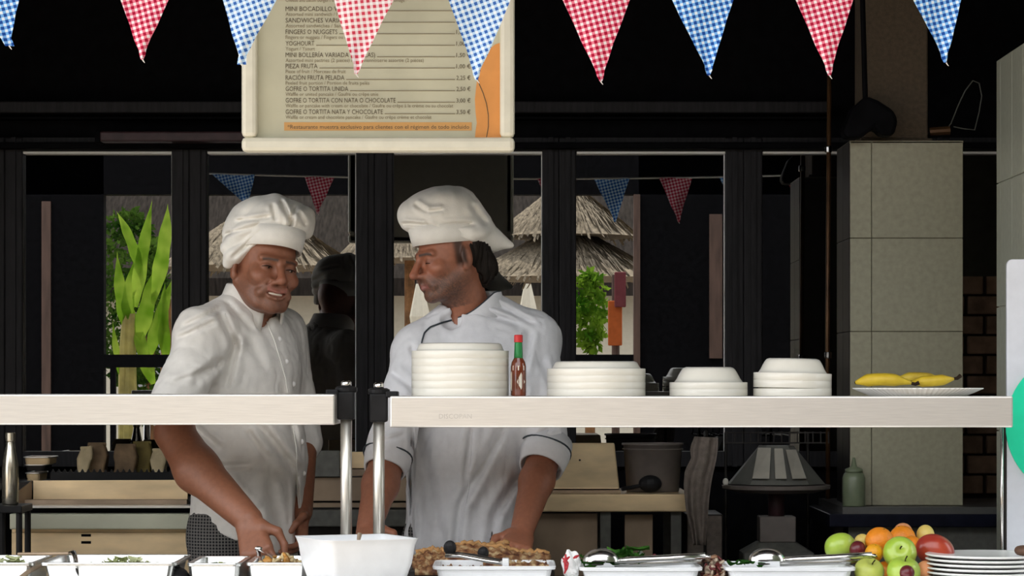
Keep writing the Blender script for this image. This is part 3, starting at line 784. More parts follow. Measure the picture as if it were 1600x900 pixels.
# second unit between the chefs
t = thing('fryer_unit', 'brown steel fryer unit seen between the two chefs', 'fryer', (P(560, 0, 1.3)[0], 1.5, 0))
a = P(452, 0, 1.3)[0]; b = P(668, 0, 1.3)[0]
put('cabinet', boxm(a, b, 1.3, 1.78, .1, P(0, 800, 1.3)[2]), m_dark, t, bevel=.004)
pb('front_rail', 452, 797, 668, 823, 1.25, 1.3, m_grey, t, .003)
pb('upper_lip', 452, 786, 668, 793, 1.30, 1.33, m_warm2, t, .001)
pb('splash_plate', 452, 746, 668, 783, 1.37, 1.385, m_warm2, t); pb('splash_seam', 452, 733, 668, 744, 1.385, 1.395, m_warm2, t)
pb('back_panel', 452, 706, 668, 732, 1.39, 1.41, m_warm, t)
pb('grey_board', 478, 704, 531, 745, 1.345, 1.36, m_grey, t)  # plain grey board
put('riser', boxm(a, b, 1.41, 1.78, P(0, 800, 1.3)[2], P(0, 745, 1.4)[2]), m_dark, t)
for lx in (a+.04, b-.04):
    for ly in (1.35, 1.74): put('leg', mesh_of('leg', *tube([(lx, ly, 0), (lx, ly, .1)], .02, 10)), m_dark, t)
# work table right of the second chef
a = P(800, 0, 1.3)[0]; b = P(1080, 0, 1.3)[0]; zw = P(0, 772, 1.3)[2]
t = thing('work_table', 'steel work table with warm brown front edge right of the second chef', 'table', ((a+b)/2, 1.5, 0))
put('table_top', boxm(a, b, 1.3, 1.78, P(0, 800, 1.3)[2], zw), m_warm, t, bevel=.004)
for px in (946, 1056, 806):
    for y in (1.34, 1.74): put('leg', boxm(P(px-8, 0, 1.34)[0], P(px+8, 0, 1.34)[0], y-.015, y+.015, 0, P(0, 800, 1.3)[2]), m_grey, t)
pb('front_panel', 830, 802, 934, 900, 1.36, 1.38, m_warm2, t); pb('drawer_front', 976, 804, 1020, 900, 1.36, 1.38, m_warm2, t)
t = thing('steel_hopper', 'tan sloped steel hopper standing on the work table', 'hopper', P(915, 772, 1.45))
pl = [(872, 692), (960, 692), (968, 764), (862, 764)]
yt = 1.46
put('hopper_body', mesh_of('h', [P(862, 764, 1.36), P(968, 764, 1.36), P(968, 764, 1.62), P(862, 764, 1.62), P(872, 692, 1.44), P(960, 692, 1.44), P(960, 692, 1.62), P(872, 692, 1.62)], CUBE_F), m_warm, t, bevel=.004)
p0 = P(858, 771.8, 1.35); p1 = P(970, 766, 1.35); put('base_plate', boxm(p0[0], p1[0], 1.35, 1.64, zw+.0002, p1[2]), m_warm2, t)
p0 = P(906, 719, 1.4); put('rivet', mesh_of('r', *xf(blob(.003, .003, .003, 8, 6), Matrix.Translation((p0[0], 1.405, p0[2])))), m_dark, t)
s = (1.5+DIST)/FPX; c = P(1020, 0, 1.5)
t = thing('bucket', 'grey plastic bucket with a dark ladle hanging in front of it', 'bucket', (c[0], 1.5, zw), local=True)
hb = P(0, 692, 1.5)[2]-zw
put('bucket_body', mesh_of('b', *lathe([(40*s, 0), (41*s, .004), (46*s, hb*.95), (48.5*s, hb*.955), (48.5*s, hb), (46*s, hb), (45*s, hb*.9), (39*s, .01), (0, .01)], 36), smooth=True), m_bucket, t)
put('rim_band', mesh_of('b', *lathe([(46.5*s, hb*.86), (47.5*s, hb*.865), (47.8*s, hb*.885), (46.7*s, hb*.89)], 36)), m_bucket, t)
t = thing('ladle', 'black ladle leaning against the grey bucket', 'ladle', P(1016, 772, 1.36))
put('ladle_bowl', mesh_of('l', *xf(blob(.035, .02, .026, 20, 12), Matrix.Translation(P(1016, 756, 1.37)))), m_blackp, t)
put('handle', mesh_of('l', *tube([P(1005, 758, 1.37), P(985, 762, 1.36), P(972, 764, 1.345)], .006, 8)), m_blackp, t)
# hanging towel
t = thing('hanging_towel', 'grey brown towel hanging beside the bucket', 'towel', (P(1098, 0, 1.2)[0], 1.2, 0))
V = []; F = []; n = 18; m_ = 14
Lf = [(1085, 682), (1078, 700), (1080, 716), (1070, 735), (1068, 760), (1072, 800), (1080, 830), (1083, 852)]; Rt = [(1122, 684), (1122, 700), (1119, 720), (1112, 750), (1108, 780), (1106, 810), (1104, 830), (1103, 852)]
for sgn in (0, 1):
    for j in range(n+1):
        u = j/n*7; k = min(6, int(u)); f = u-k
        l = np.array(Lf[k])*(1-f)+np.array(Lf[k+1])*f; r = np.array(Rt[k])*(1-f)+np.array(Rt[k+1])*f
        for i in range(m_+1):
            w = i/m_; q = l*(1-w)+r*w
            V.append(P(q[0], q[1], 1.2+.012*math.sin(w*9+j*.12)+.006*math.sin(w*17)+(.012 if sgn else 0)))
N_ = (n+1)*(m_+1)
for j in range(n):
    for i in range(m_):
        a = j*(m_+1)+i; F.append((a, a+m_+1, a+m_+2, a+1)); F.append((N_+a, N_+a+1, N_+a+m_+2, N_+a+m_+1))
edge = [i for i in range(m_+1)]+[j*(m_+1)+m_ for j in range(1, n+1)]+[n*(m_+1)+i for i in range(m_-1, -1, -1)]+[j*(m_+1) for j in range(n-1, 0, -1)]
for q in range(len(edge)): a, b = edge[q], edge[(q+1) % len(edge)]; F.append((a, b, b+N_, a+N_))
put('cloth', mesh_of('towel', V, F, True), m_towel, t)
a = P(1103, 684, 1.206); put('pole', mesh_of('hook', *tube([a+np.array([0, -.012, .004]), a+np.array([0, .0, .018]), a+np.array([0, .035, .016]), (a[0], 1.243, 0)], .005, 8)), m_dark, t)
t = thing('dark_cabinet', 'dim grey brown cabinet under the hanging towel', 'cabinet', (P(1108, 0, 1.45)[0], 1.6, 0))
p0 = P(1072, 0, 1.45)[0]; p1 = P(1130, 804, 1.45)
put('carcass', boxm(p0, p1[0], 1.46, 1.76, 0, p1[2]), m_dark, t, bevel=.003)
p2 = P(1074, 806, 1.44); put('door', boxm(p2[0], P(1128, 0, 1.44)[0], 1.44, 1.46, .1, p2[2]), m_towel, t, bevel=.002)
# pedestal with the conical cover
c = P(1213, 0, 1.45); s = (1.45+DIST)/FPX; zp = P(0, 757, 1.45)[2]
t = thing('pedestal_stand', 'dim pedestal stand carrying a pale faceted conical cover', 'stand', (c[0], 1.45, 0), local=True)
put('foot', mesh_of('f', *loft([[(x, y, z) for x, y in rrect(w, w*.8, .01, 4)] for w, z in ((120*s, 0), (110*s, P(0, 862, 1.45)[2]), (60*s, P(0, 846, 1.45)[2]))])), m_grey, t)
put('pillar', boxm(-28*s, 28*s, -.05, .05, P(0, 846, 1.45)[2], P(0, 806, 1.45)[2]), m_bucket, t, bevel=.003)
put('column', mesh_of('f', *lathe([(13*s, P(0, 806, 1.45)[2]), (13*s, zp-.02)], 16), smooth=True), m_maroon, t)
put('turntable', mesh_of('f', *lathe([(60*s, zp-.024), (84*s, zp-.012), (85*s, zp-.002), (82*s, zp), (0, zp)], 40), smooth=False), m_bucket, t)
put('knob', mesh_of('f', *xf(blob(.009, .009, .012, 12, 8), Matrix.Translation((-80*s, -.02, zp+.008)))), m_white, t)
m_cover = M('pale steel cover', (.55, .52, .44), .4, .2, var=.2, scale=10)
m_cover2 = M('grey steel cover', (.20, .20, .18), .4, .3, var=.2, scale=10)
V, F = lathe([(78*s, zp+.003), (70*s, zp+.02), (30*s, P(0, 699, 1.45)[2]), (28*s, P(0, 696, 1.45)[2])], 10)
put('cover', mesh_of('f', *xf((V, F), Matrix.Rotation(.3, 4, 'Z'))), m_cover2, t)
for dx, w, tp in ((-21, 10, 699), (0, 7, 700), (20, 9, 702)):
    zt2 = P(0, tp, 1.45)[2]; rb_, rt_ = 72*s, 31*s; cb, ctp = dx*1.45*s, dx*s; hb_, ht_ = w*1.25*s, w*.95*s
    V = []
    for q in (0, .008):
        for u_, c_, h_, z_ in ((rb_, cb, hb_, zp+.022), (rt_, ctp, ht_, zt2)):
            for sg in (-1, 1): xx = c_+sg*h_; V.append((xx, -math.sqrt(max(1e-5, (u_+.004)**2-min(abs(xx), u_*.9)**2))*.99-q, z_))
    put('cover_panel', mesh_of('cp', V, [(4, 5, 7, 6), (1, 0, 2, 3), (0, 4, 6, 2), (5, 1, 3, 7), (0, 1, 5, 4), (2, 6, 7, 3)]), m_cover, t)
# wire rack above it
t = thing('wire_rack', 'black wire rack above the conical cover', 'rack', (P(1213, 0, 1.6)[0], 1.6, 0))
for yy in (1.5, 1.56, 1.62, 1.68):
    for py in (676, 692): put('rail', mesh_of('w', *tube([P(1132, py, yy), P(1290 if yy < 1.55 else 1266, py, yy)], .0025, 6)), m_dark, t)
for i in range(14):
    px = 1136+i*12.2; put('wire', mesh_of('w', *tube([P(px, 674, 1.5), P(px, 692, 1.5), P(px, 692, 1.68)], .002, 5)), m_dark, t)
for px in (1134, 1262):
    a = P(px, 676, 1.68); put('leg', mesh_of('w', *tube([a, (a[0], 1.68, 0)], .005, 6)), m_dark, t)
# right-hand counter
zc = P(0, 797, 1.3)[2]; xl = P(1296, 0, 1.3)[0]
t = thing('prep_counter', 'dark navy topped counter under the tiled oven block', 'counter', (1.5, 1.6, 0))
put('worktop', boxm(xl, 2.3, 1.30, 1.96, zc-.05, zc-.012), m_navy, t, bevel=.003)
put('worktop_cover', boxm(xl+.04, 2.3, 1.31, 1.96, zc-.012, zb1-.0005), M('grey edge strip', (.10, .10, .095), .4), t)
put('front_panel', boxm(P(1326, 0, 1.34)[0], 2.28, 1.34, 1.36, 0, zc-.05), m_grey, t)
put('side_panel', boxm(xl+.02, xl+.045, 1.34, 1.94, 0, zc-.05), m_dark, t)
c = P(1336, 796, 1.36); s = (1.36+DIST)/FPX
t = thing('squeeze_bottle', 'translucent pale green squeeze bottle beside the tiled oven block', 'bottle', (c[0]-.004, 1.356, zb1), local=True)
m_sq = M('cloudy green plastic', (.20, .24, .15), .3, var=.15)
put('bottle_body', mesh_of('b', *lathe([(17*s, 0), (18*s, 2*s), (18*s, 44*s), (16*s, 50*s), (13*s, 53*s)], 24), smooth=True), m_sq, t)
put('nozzle_cap', mesh_of('b', *lathe([(14*s, 53*s), (14*s, 58*s), (5*s, 62*s), (2*s, 76*s), (0, 76*s)], 20), smooth=True), m_sq, t)
# pipe, spotlight and wire loop near the flue
t = thing('vertical_pipe', 'thin brown pipe running down left of the tiled oven block', 'pipe', (P(1296, 0, 1.9)[0], 1.9, zb1))
a = P(1293, 0, 1.9)[0]
put('pipe', mesh_of('p', *tube([(a+.002, 1.9, zb1), (a, 1.9, 1.5), (a+.01, 1.9, 2.93)], .0075, 10), smooth=True), m_copper, t)
for py in (238, 560):
    z = P(0, py, 1.9)[2]; put('clip', mesh_of('c', *xf(lathe([(.011, 0), (.012, .004), (.012, .016), (.011, .02)], 12), Matrix.Translation((a+.002, 1.9, z)))), m_steelc, t)
t = thing('spotlight', 'black spotlight hood in front of the brown flue', 'lamp', P(1370, 190, 1.38))
pl = [(1316, 205), (1330, 170), (1352, 150), (1372, 158), (1396, 174), (1402, 190), (1396, 212), (1376, 212), (1366, 200), (1345, 216), (1320, 216)]
put('hood', mesh_of('h', *prism([(P(x, y, 1.32)[0], P(x, y, 1.32)[2]) for x, y in pl], 1.30, 1.395)), m_black, t, bevel=.012)
a = P(1352, 155, 1.35); put('stem', mesh_of('h', *tube([a, (a[0]-.02, 1.35, 2.93)], .008, 8)), m_black, t)
t = thing('wire_loop', 'thin bent wire loop beside the brown flue', 'wire', P(1490, 205, 1.5))
put('loop', mesh_of('w', *tube([P(x, y, 1.5) for x, y in ((1450, 208), (1475, 206), (1486, 193), (1497, 165), (1508, 142), (1520, 126), (1530, 130), (1534, 150), (1530, 175), (1523, 203), (1505, 201), (1490, 198))], .0018, 6), smooth=True), m_grey, t)
put('socket', mesh_of('w', *tube([P(1452, 206, 1.5), P(1484, 204, 1.5)], .014, 10)), m_copper, t)

# ------------------------------------------------------------------ outdoors behind the camera, seen mirrored in the windows
YG = -7.8
t = thing('timber_shelter', 'dark timber shelter across the terrace, reflected in the kitchen windows', 'shelter', (0, YG, -.02))
def gp(name, l, tp, r, b, mat, d=.12, yo=0):
    a = PM(l, b, YG); c = PM(r, tp, YG); put(name, boxm(a[0], c[0], YG-d+yo, YG+yo, a[2], c[2]), mat, t)
zg0 = 600+(EYE+.02)*FPX/(2*WALL_Y-YG+DIST)
gp('screen_panel', -380, 200, 162, zg0, m_black); gp('screen_panel', 998, 200, 2000, zg0, m_black)
gp('beam', -380, 190, 2000, 304, m_black, .14)
gp('rail', 162, 554, 998, 574, m_black, .08)
gp('post', 66, 315, 80, zg0, m_timb, .1, .03); gp('post', 1108, 335, 1128, 560, m_timb, .1, .03); gp('post', 990, 304, 1000, zg0, m_timb, .1, .03)  # first two posts stand in for narrow gaps between the screens
gp('baluster', 172, 574, 180, zg0, m_black, .06)
def thatch_parasol(px, y, eave_py, top_py, half_px, label, tiers=1):
    c = PM(px, eave_py, y); s = (2*WALL_Y-y+DIST)/FPX; R_ = half_px*s; H = (eave_py-top_py)*s
    t = thing('thatch_parasol', label, 'parasol', (c[0], y, -.02), 'thatched parasols on the terrace', local=True)
    put('pole', mesh_of('p', *tube([(0, 0, 0), (0, 0, c[2]+H*.8)], .05, 10)), m_trunk, t)
    rng = random.Random(int(px))
    for k in range(tiers):
        zb_ = c[2]+.02+(H*.42*k if tiers > 1 else 0); R2 = R_*(1-.28*k); H2 = (H/(1.0 if tiers == 1 else 1.7))
        V, F = lathe([(R2*.94, zb_+.03), (R2*.5, zb_+H2*.52), (.05, zb_+H2)], 24)
        for i in range(1500):
            a = rng.uniform(0, 2*PI); q0 = rng.uniform(.15, 1); r1 = R2*(q0*.97+rng.uniform(0, .06)); r0 = max(.03, r1-R2*rng.uniform(.15, .3))
            z0 = zb_+H2*(1-r0/R2)+.03; z1 = zb_+H2*(1-r1/R2)-rng.uniform(.0, .07)+.02; w = rng.uniform(.008, .02)/max(r1, .2)
            n = len(V); a2 = a+rng.uniform(-.05, .05)
            V += [(r0*math.cos(a-w), r0*math.sin(a-w), z0), (r0*math.cos(a+w), r0*math.sin(a+w), z0+.01), (r1*math.cos(a2+w*.6), r1*math.sin(a2+w*.6), z1+.015), (r1*math.cos(a2-w*.6), r1*math.sin(a2-w*.6), z1)]
            F.append((n, n+1, n+2, n+3))
        put('thatch_tier', mesh_of('th', V, F), m_thatch, t, kind='stuff')
thatch_parasol(405, -11.6, 425, 318, 160, 'wide thatched parasol mirrored behind the leaning chef')
thatch_parasol(885, -12.6, 442, 285, 165, 'two-tiered thatched parasol mirrored right of the second chef', 2)
thatch_parasol(640, -16, 412, 300, 120, 'distant thatched parasol mirrored between the two chefs')
def leaf(path, w, fold=.25, n=14):
    path = [np.array(p) for p in path]; V = []; F = []
    for i in range(n+1):
        u = i/n; p = (1-u)**2*path[0]+2*u*(1-u)*path[1]+u*u*path[2]; d = 2*(1-u)*(path[1]-path[0])+2*u*(path[2]-path[1]); d /= np.linalg.norm(d)
        side = np.cross(d, [0, 1, 0]); side /= np.linalg.norm(side)+1e-9; ww = w*(math.sin(PI*min(1, u*1.02+.04))**.6)*(1-.35*u)
        jag = 1+.10*math.sin(i*5.1)
        V += [p-side*ww*jag+np.array([0, fold*ww, 0]), p, p+side*ww*jag+np.array([0, fold*ww, 0])]
    for i in range(n):
        a = i*3; F += [(a, a+1, a+4, a+3), (a+1, a+2, a+5, a+4)]
    return mesh_of('leaf', V, F, True)
yb = -10.4
t = thing('banana_plant', 'sunlit banana plant mirrored in the leftmost bright window', 'plant', (*PM(200, 0, yb)[:2], -.02))
for x, ph in ((198, 0), (206, .1)): put('stem', mesh_of('st', *tube([(PM(x, 0, yb)[0], yb+ph, -.02), PM(x-3, 560, yb), PM(x-1, 490, yb)], [.07, .05, .03], 8)), m_stem, t)
for a_, b_, c_, w in (((202, 520), (186, 470), (183, 392), .09), ((200, 500), (196, 470), (214, 395), .085), ((212, 480), (222, 400), (238, 312), .09), ((240, 470), (262, 380), (262, 318), .10), ((222, 430), (206, 370), (182, 330), .07),
                      ((232, 560), (246, 500), (272, 430), .09), ((215, 540), (230, 470), (250, 405), .11), ((196, 600), (180, 560), (176, 500), .05), ((240, 600), (225, 560), (205, 470), .09), ((262, 570), (252, 500), (258, 440), .08)):
    put('leaf', leaf([PM(*a_, yb), PM(*b_, yb+.1), PM(*c_, yb-.1)], w*.68, fold=random.uniform(-.9, .9)), m_leaf, t)
def bush(px, y, py0, py1, half, label, n=700, mt=None):
    s = (2*WALL_Y-y+DIST)/FPX; c = PM(px, 0, y); zt_ = PM(0, py0, y)[2]; zb_ = max(0, PM(0, py1, y)[2]); rng = random.Random(px)
    t = thing('shrub', label, 'shrub', (c[0], y, -.02))
    put('trunk', mesh_of('tr', *tube([(c[0], y, -.02), (c[0], y, zt_*.7)], .04, 8)), m_trunk, t)
    V = []; F = []
    for i in range(n):
        a = rng.uniform(0, 6.28); u = rng.uniform(-1, 1); r = rng.random()**.4*(1-u*u)**.4
        p = np.array([c[0]+half*s*r*math.cos(a), y+half*s*r*math.sin(a), (zt_+zb_)/2+(zt_-zb_)/2*u])
        d = np.array([rng.gauss(0, 1), rng.gauss(0, 1), rng.gauss(-.4, 1)]); d /= np.linalg.norm(d); e = np.cross(d, [rng.gauss(0, 1), rng.gauss(0, 1), .3]); e /= np.linalg.norm(e)+1e-9
        k = len(V); L_ = rng.uniform(.05, .09); V += [p, p+d*L_*.5+e*L_*.25, p+d*L_, p+d*L_*.5-e*L_*.25]; F.append((k, k+1, k+2, k+3))
    put('foliage', mesh_of('fo', V, F), mt or m_leafd, t, kind='stuff')
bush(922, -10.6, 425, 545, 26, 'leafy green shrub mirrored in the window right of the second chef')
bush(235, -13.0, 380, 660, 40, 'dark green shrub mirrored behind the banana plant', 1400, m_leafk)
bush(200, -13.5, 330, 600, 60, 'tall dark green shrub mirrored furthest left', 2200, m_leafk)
p = PM(262, 470, -10.8)
t = thing('palm_trunk', 'brown palm trunk mirrored beside the banana plant', 'trunk', (p[0], p[1], -.02))
put('trunk', mesh_of('tr', *tube([(p[0], p[1], -.02), PM(266, 560, -10.8), PM(262, 468, -10.8)], [.09, .075, .06], 10)), m_trunk, t)
p = PM(962, 440, -9.6)
t = thing('beach_towel', 'orange towel on a post mirrored beside the green shrub', 'towel', (p[0], p[1], -.02))
put('post', mesh_of('tr', *tube([(p[0], p[1], -.02), (p[0], p[1], p[2]+.05)], .03, 8)), m_timb, t)
a = PM(950, 540, -9.56); b = PM(972, 470, -9.56)
put('towel_cloth', boxm(a[0], b[0], -9.57, -9.54, a[2], b[2]), M('orange towel', (.60, .14, .03), .9), t, bevel=.008)
a = PM(960, 480, -9.52); b = PM(978, 425, -9.52)
put('pink_cloth', boxm(a[0], b[0], -9.53, -9.50, a[2], b[2]), M('maroon towel', (.22, .05, .06), .9), t, bevel=.008)
# far building
yf = -21
t = thing('terrace_building', 'cream building with dark thatched roof far behind the terrace, mirrored', 'building', (0, yf, -.02))
zr = PM(0, 425, yf)[2]
put('wall', boxm(-9, 9, yf-.3, yf, -.02, zr), m_cwall, t)
put('roof', mesh_of('roof', [(-10, yf+.8, zr-.1), (10, yf+.8, zr-.1), (10, yf-4, zr+3.2), (-10, yf-4, zr+3.2), (-10, yf+.8, zr-.3), (10, yf+.8, zr-.3), (10, yf-4, zr+3.0), (-10, yf-4, zr+3.0)], CUBE_F), M('dark thatch roof', (.030, .025, .022), .95, var=.5, scale=6, stretch=(6, 1, 1)), t)
for i in range(9):
    x = -8+i*2+.3*math.sin(i*3); w = put('window', boxm(x-.35, x+.35, yf, yf+.03, .9, 2.0), m_timb, t)
    put('pane', boxm(x-.29, x+.29, yf+.03, yf+.04, .96, 1.94), m_pane, w)
for px, y, lab in ((655, -14.2, 'white parasol shape standing in for a pale chair, mirrored left of the second chef'), (824, -14.2, 'white parasol shape standing in for a pale chair, mirrored above the second chef shoulder')):
    c = PM(px, 0, y); zt_ = PM(0, 440, y)[2]
    t = thing('chair_standin', lab, 'parasol', (c[0], y, -.02), local=True)  # parasol shapes standing in for pale chairs on the terrace
    put('pole', mesh_of('p', *tube([(0, 0, 0), (0, 0, zt_+.05)], .025, 8)), m_timb, t)
    put('canopy', mesh_of('p', *lathe([(.10, zt_-.95), (.12, zt_-.9), (.07, zt_-.45), (.09, zt_-.3), (.03, zt_)], 16, flute=.12, nf=5)), m_cwall, t)

# ------------------------------------------------------------------ people
def head_prims(f, C, Rm, k1=1.0, sm=0, ears=True, nose=1.0, jaw=1.0):
    W = lambda x, y, z: C+Rm@np.array([x, y, z])*k1
    E = lambda c, r, k=.02, op='+', R=None: f.ell(W(*c), np.array(r)*k1, Rm if R is None else Rm@R, k, op)
    Cp = lambda a, b, ra, rb=None, k=.012, op='+': f.cap(W(*a), W(*b), ra*k1, None if rb is None else rb*k1, k, op)
    E((0, .020, .032), (.075, .095, .086))
    E((0, -.026, -.030), (.060, .062, .078), .03)
    E((0, -.036, -.072), (.050*jaw, .046, .036), .03)
    for s in (-1, 1): Cp((.056*s*jaw, .012, -.045), (.030*s*jaw, -.062, -.092), .017, .015, .02)       # jaw line
    E((0, -.076, -.096), (.023, .017, .018), .018)                                                  # chin
    for s in (-1, 1): E((.044*s, -.060, -.022), (.022, .020, .018), .02)                             # cheekbones
    for s in (-1, 1): Cp((.010*s, -.086, .019), (.046*s, -.071, .020), .0075, .007, .016)            # brow ridge
    for s in (-1, 1): E((.0315*s, -.098, -.001), (.020, .017, .0125), .014, '-')                     # eye sockets
    for s in (-1, 1):
        E((.0315*s, -.0735, .000), (.0150, .0130, .0120), .005)                                      # lids
        if sm: E((.0315*s, -.0880, -.001), (.0120, .0052, .0016), .0015, '-')
        E((.031*s, -.072, -.0175), (.017, .011, .009), .010)
        if sm: E((.040*s, -.070, -.030), (.020, .018, .016), .014)
    Cp((0, -.087, .012), (0, -.112*nose, -.028), .0078, .0110, .010)                                 # nose
    E((0, -.111*nose, -.031), (.0110, .0105, .0092), .008)
    for s in (-1, 1):
        E((.0125*s, -.100, -.036), (.0085, .011, .0075), .006)
        E((.0062*s, -.104, -.0455), (.0030, .004, .0030), .002, '-')
        Cp((.020*s, -.088, -.038), (.034*s+.004*sm*s, -.078, -.066), .009, .010, .012)               # cheek beside the mouth
    E((0, -.083, -.058), (.027, .013, .018), .012)                                                   # muzzle
    if sm:
        arc = [(-.031, -.079, -.0560), (-.018, -.0925, -.0640), (0, -.0965, -.0665), (.018, -.0925, -.0640), (.031, -.079, -.0560)]
        for q0, q1 in zip(arc[:-1], arc[1:]):
            up_ = lambda q: (q[0]*.95, q[1]-.0005, q[2]+.0062); lo_ = lambda q: (q[0]*.85, q[1]+.0015, q[2]-.0092)
            Cp(up_(q0), up_(q1), .0036, None, .004); Cp(lo_(q0), lo_(q1), .0044, None, .004)
        for q0, q1 in zip(arc[:-1], arc[1:]):
            th = lambda q: .0050 if abs(q[0]) < .02 else .0014
            Cp((q0[0], q0[1]+.0005, q0[2]), (q1[0], q1[1]+.0005, q1[2]), th(q0), th(q1), .0015, '-')
        for s in (-1, 1): Cp((.022*s, -.093, -.036), (.036*s, -.079, -.056), .0014, .0012, .010, '-')
    else:
        wd = .021
        for s in (-1, 1):
            Cp((0, -.0975, -.0590), (wd*s, -.083, -.0625), .0050, .0030, .005); Cp((0, -.0960, -.0700), (wd*s*.95, -.083, -.0655), .0058, .0030, .005)
            Cp((0, -.103, -.0646), (wd*s, -.088, -.0640), .0014, .0011, .002, '-')
    if ears:
        for s in (-1, 1):
            Re = rotz(.35*s)
            E((.078*s, .016, -.008), (.009, .020, .032), .008, '+', Re)
            E((.0895*s, .012, -.005), (.006, .010, .018), .004, '-', Re)
            E((.078*s, .008, -.034), (.008, .010, .010), .006)
    return W

def creases(lines, zone):
    """cloth folds: each line is (x0, y0, x1, y1, half width m, depth m) on the front of the garment"""
    segs = []
    for x0, y0, x1, y1, w, dpt in lines:
        a = P(x0, y0, zone)[[0, 2]]; b = P(x1, y1, zone)[[0, 2]]; segs.append((a, b, w, dpt))
    def fn(X):
        s = (zone+DIST)/(X[:, 1]+DIST); q = np.stack([X[:, 0]*s, EYE+(X[:, 2]-EYE)*s], 1); r = np.zeros(len(X))
        for a, b, w, dpt in segs:
            ab = b-a; L = np.linalg.norm(ab); u = ab/L; v = q-a; t_ = v@u; n = v@np.array([-u[1], u[0]])
            fade = np.clip(np.minimum(t_, L-t_)/(.25*L)+.35, 0, 1); fade = fade*fade*(3-2*fade)
            r += fade*dpt*(np.exp(-(n/w)**2)-.75*np.exp(-((n-1.7*w)/(1.2*w))**2)-.45*np.exp(-((n+1.8*w)/(1.2*w))**2))
        return r
    return fn

def hand_prims(f, wrist, d, n, side, curl=(.5, .6, .4), sc=1.0, thumb_in=.4):
    d = np.array(d, float); d /= np.linalg.norm(d); n = np.array(n, float); n -= d*(n@d); n /= np.linalg.norm(n)
    s = np.cross(d, n); s /= np.linalg.norm(s); s = s*side; w = np.array(wrist, float)
    tips = []
    for i, (o, L, kn) in enumerate(((.031, .072, .088), (.0105, .080, .093), (-.0105, .074, .088), (-.030, .058, .078))):
        k = w+d*kn*sc+s*o*sc
        f.cap(w+s*o*.62*sc+d*.01, k, .0155*sc, .0125*sc, .016)
        p = k; a = 0.0
        for seg, (fr, rr) in enumerate(((.45, .0098), (.31, .0088), (.24, .0078))):
            a += curl[seg]*(1+.12*i); q = p+(d*math.cos(a)+n*math.sin(a))*L*fr*sc+s*(.0015*(1.5-i))*sc
            f.cap(p, q, rr*sc, rr*.9*sc, .0035); p = q
        tips.append(p)
    b = w+d*.022*sc+s*.028*sc; m = b+(d*.55+s*.72+n*.30)*.044*sc; e = m+(d*.80+s*(.45-thumb_in)+n*.55)*.036*sc
    f.cap(w+s*.012*sc+d*.012, b, .017*sc, .016*sc, .014); f.cap(b, m, .0155*sc, .0115*sc, .010); f.cap(m, e, .0112*sc, .0088*sc, .004)
    e2 = e+(d*.85+n*.4-s*thumb_in)*.024*sc; f.cap(e, e2, .0098*sc, .0080*sc, .004)
    return tips

def tone_fn(C, Rm, base, stubble, brow, lips=(.42, .15, .12), hairline=None, sm=0):
    base = np.array(base)
    def fn(V):
        q = (V-C)@Rm; out = np.ones((len(V), 4)); c = np.tile(base, (len(V), 1))
        x, y, z = q[:, 0], q[:, 1], q[:, 2]; head = (np.abs(z) < .16)
        def mix(m, col):
            nonlocal c; m = np.clip(m, 0, 1)[:, None]; c = c*(1-m)+np.array(col)*m
        # ruddy nose and cheeks
        mix(head*np.exp(-((np.abs(x)-.04)**2/.0004+(y+.07)**2/.0012+(z+.03)**2/.0005))*.35, base*np.array([1.15, .85, .78]))
        mix(head*np.exp(-(x**2/.0003+(y+.11)**2/.0008+(z+.03)**2/.0004))*.4, base*np.array([1.2, .85, .75]))
        sb = (1/(1+np.exp((z+.040+.9*np.maximum(0, .0)+.10*(np.abs(x) < .0)*0)/.006)))*(1/(1+np.exp((y-.012)/.012)))*(z > -.135)
        mo = np.exp(-((z+.050)**2/.00006+(x)**2/.0006))*(y < -.07)*.9
        sb = sb*np.clip(.82+.22*np.random.RandomState(1).normal(size=len(V)), .3, 1)
        mix(head*np.maximum(sb, mo)*stubble, (.060, .044, .036))
        mix(head*np.exp(-(((y+.000)**2/.00020)**2+np.minimum(0, z+.016)**2/.0002))*(np.abs(x) > .045)*(z > -.05)*np.clip(stubble*1.6-.5, 0, .95), (.022, .015, .012))
        lipm = np.exp(-((z+.0650-.010*sm*(np.abs(x)/.03)**2)**2/(.00005+.00006*sm)))*(np.abs(x) < .024+.005*sm)*(y < -.080)
        mix(head*lipm*.8, lips)
        bz = .0205+.10*(np.abs(x)-.02)*0-.25*np.maximum(0, np.abs(x)-.036)
        br = np.exp(-((z-bz)**2/.000018))*((np.abs(x) > .010) & (np.abs(x) < .050))*(y < -.06)
        mix(head*br*brow, (.022, .014, .010))
        eye_shade = np.exp(-((np.abs(x)-.0315)**2/.00018+(z+.001)**2/.00005))*(y < -.06)  # shadow in the eye sockets painted into the skin colour
        mix(head*eye_shade*.8, base*np.array([.30, .25, .25]))
        if hairline is not None: mix(head*hairline(x, y, z), (.016, .011, .008))
        out[:, :3] = c; return out
    return fn

def eyes(W, Rm, parent, look=(0, 0), k=1.0):
    for s in (-1, 1):
        c = W(.0315*s, -.0745, .0005)
        me = mesh_of('eye', *xf(blob(.0118, .0118, .0118, 16, 10), Matrix.Translation(c)), smooth=True); e = put('eyeball', me, m_eye, parent)
        d = Rm@np.array([look[0], -1, look[1]]); d = d/np.linalg.norm(d)
        put('iris', mesh_of('iris', *xf(blob(.0062, .0062, .0062, 12, 8), Matrix.Translation(c+d*.0066)), smooth=True), m_iris, e)

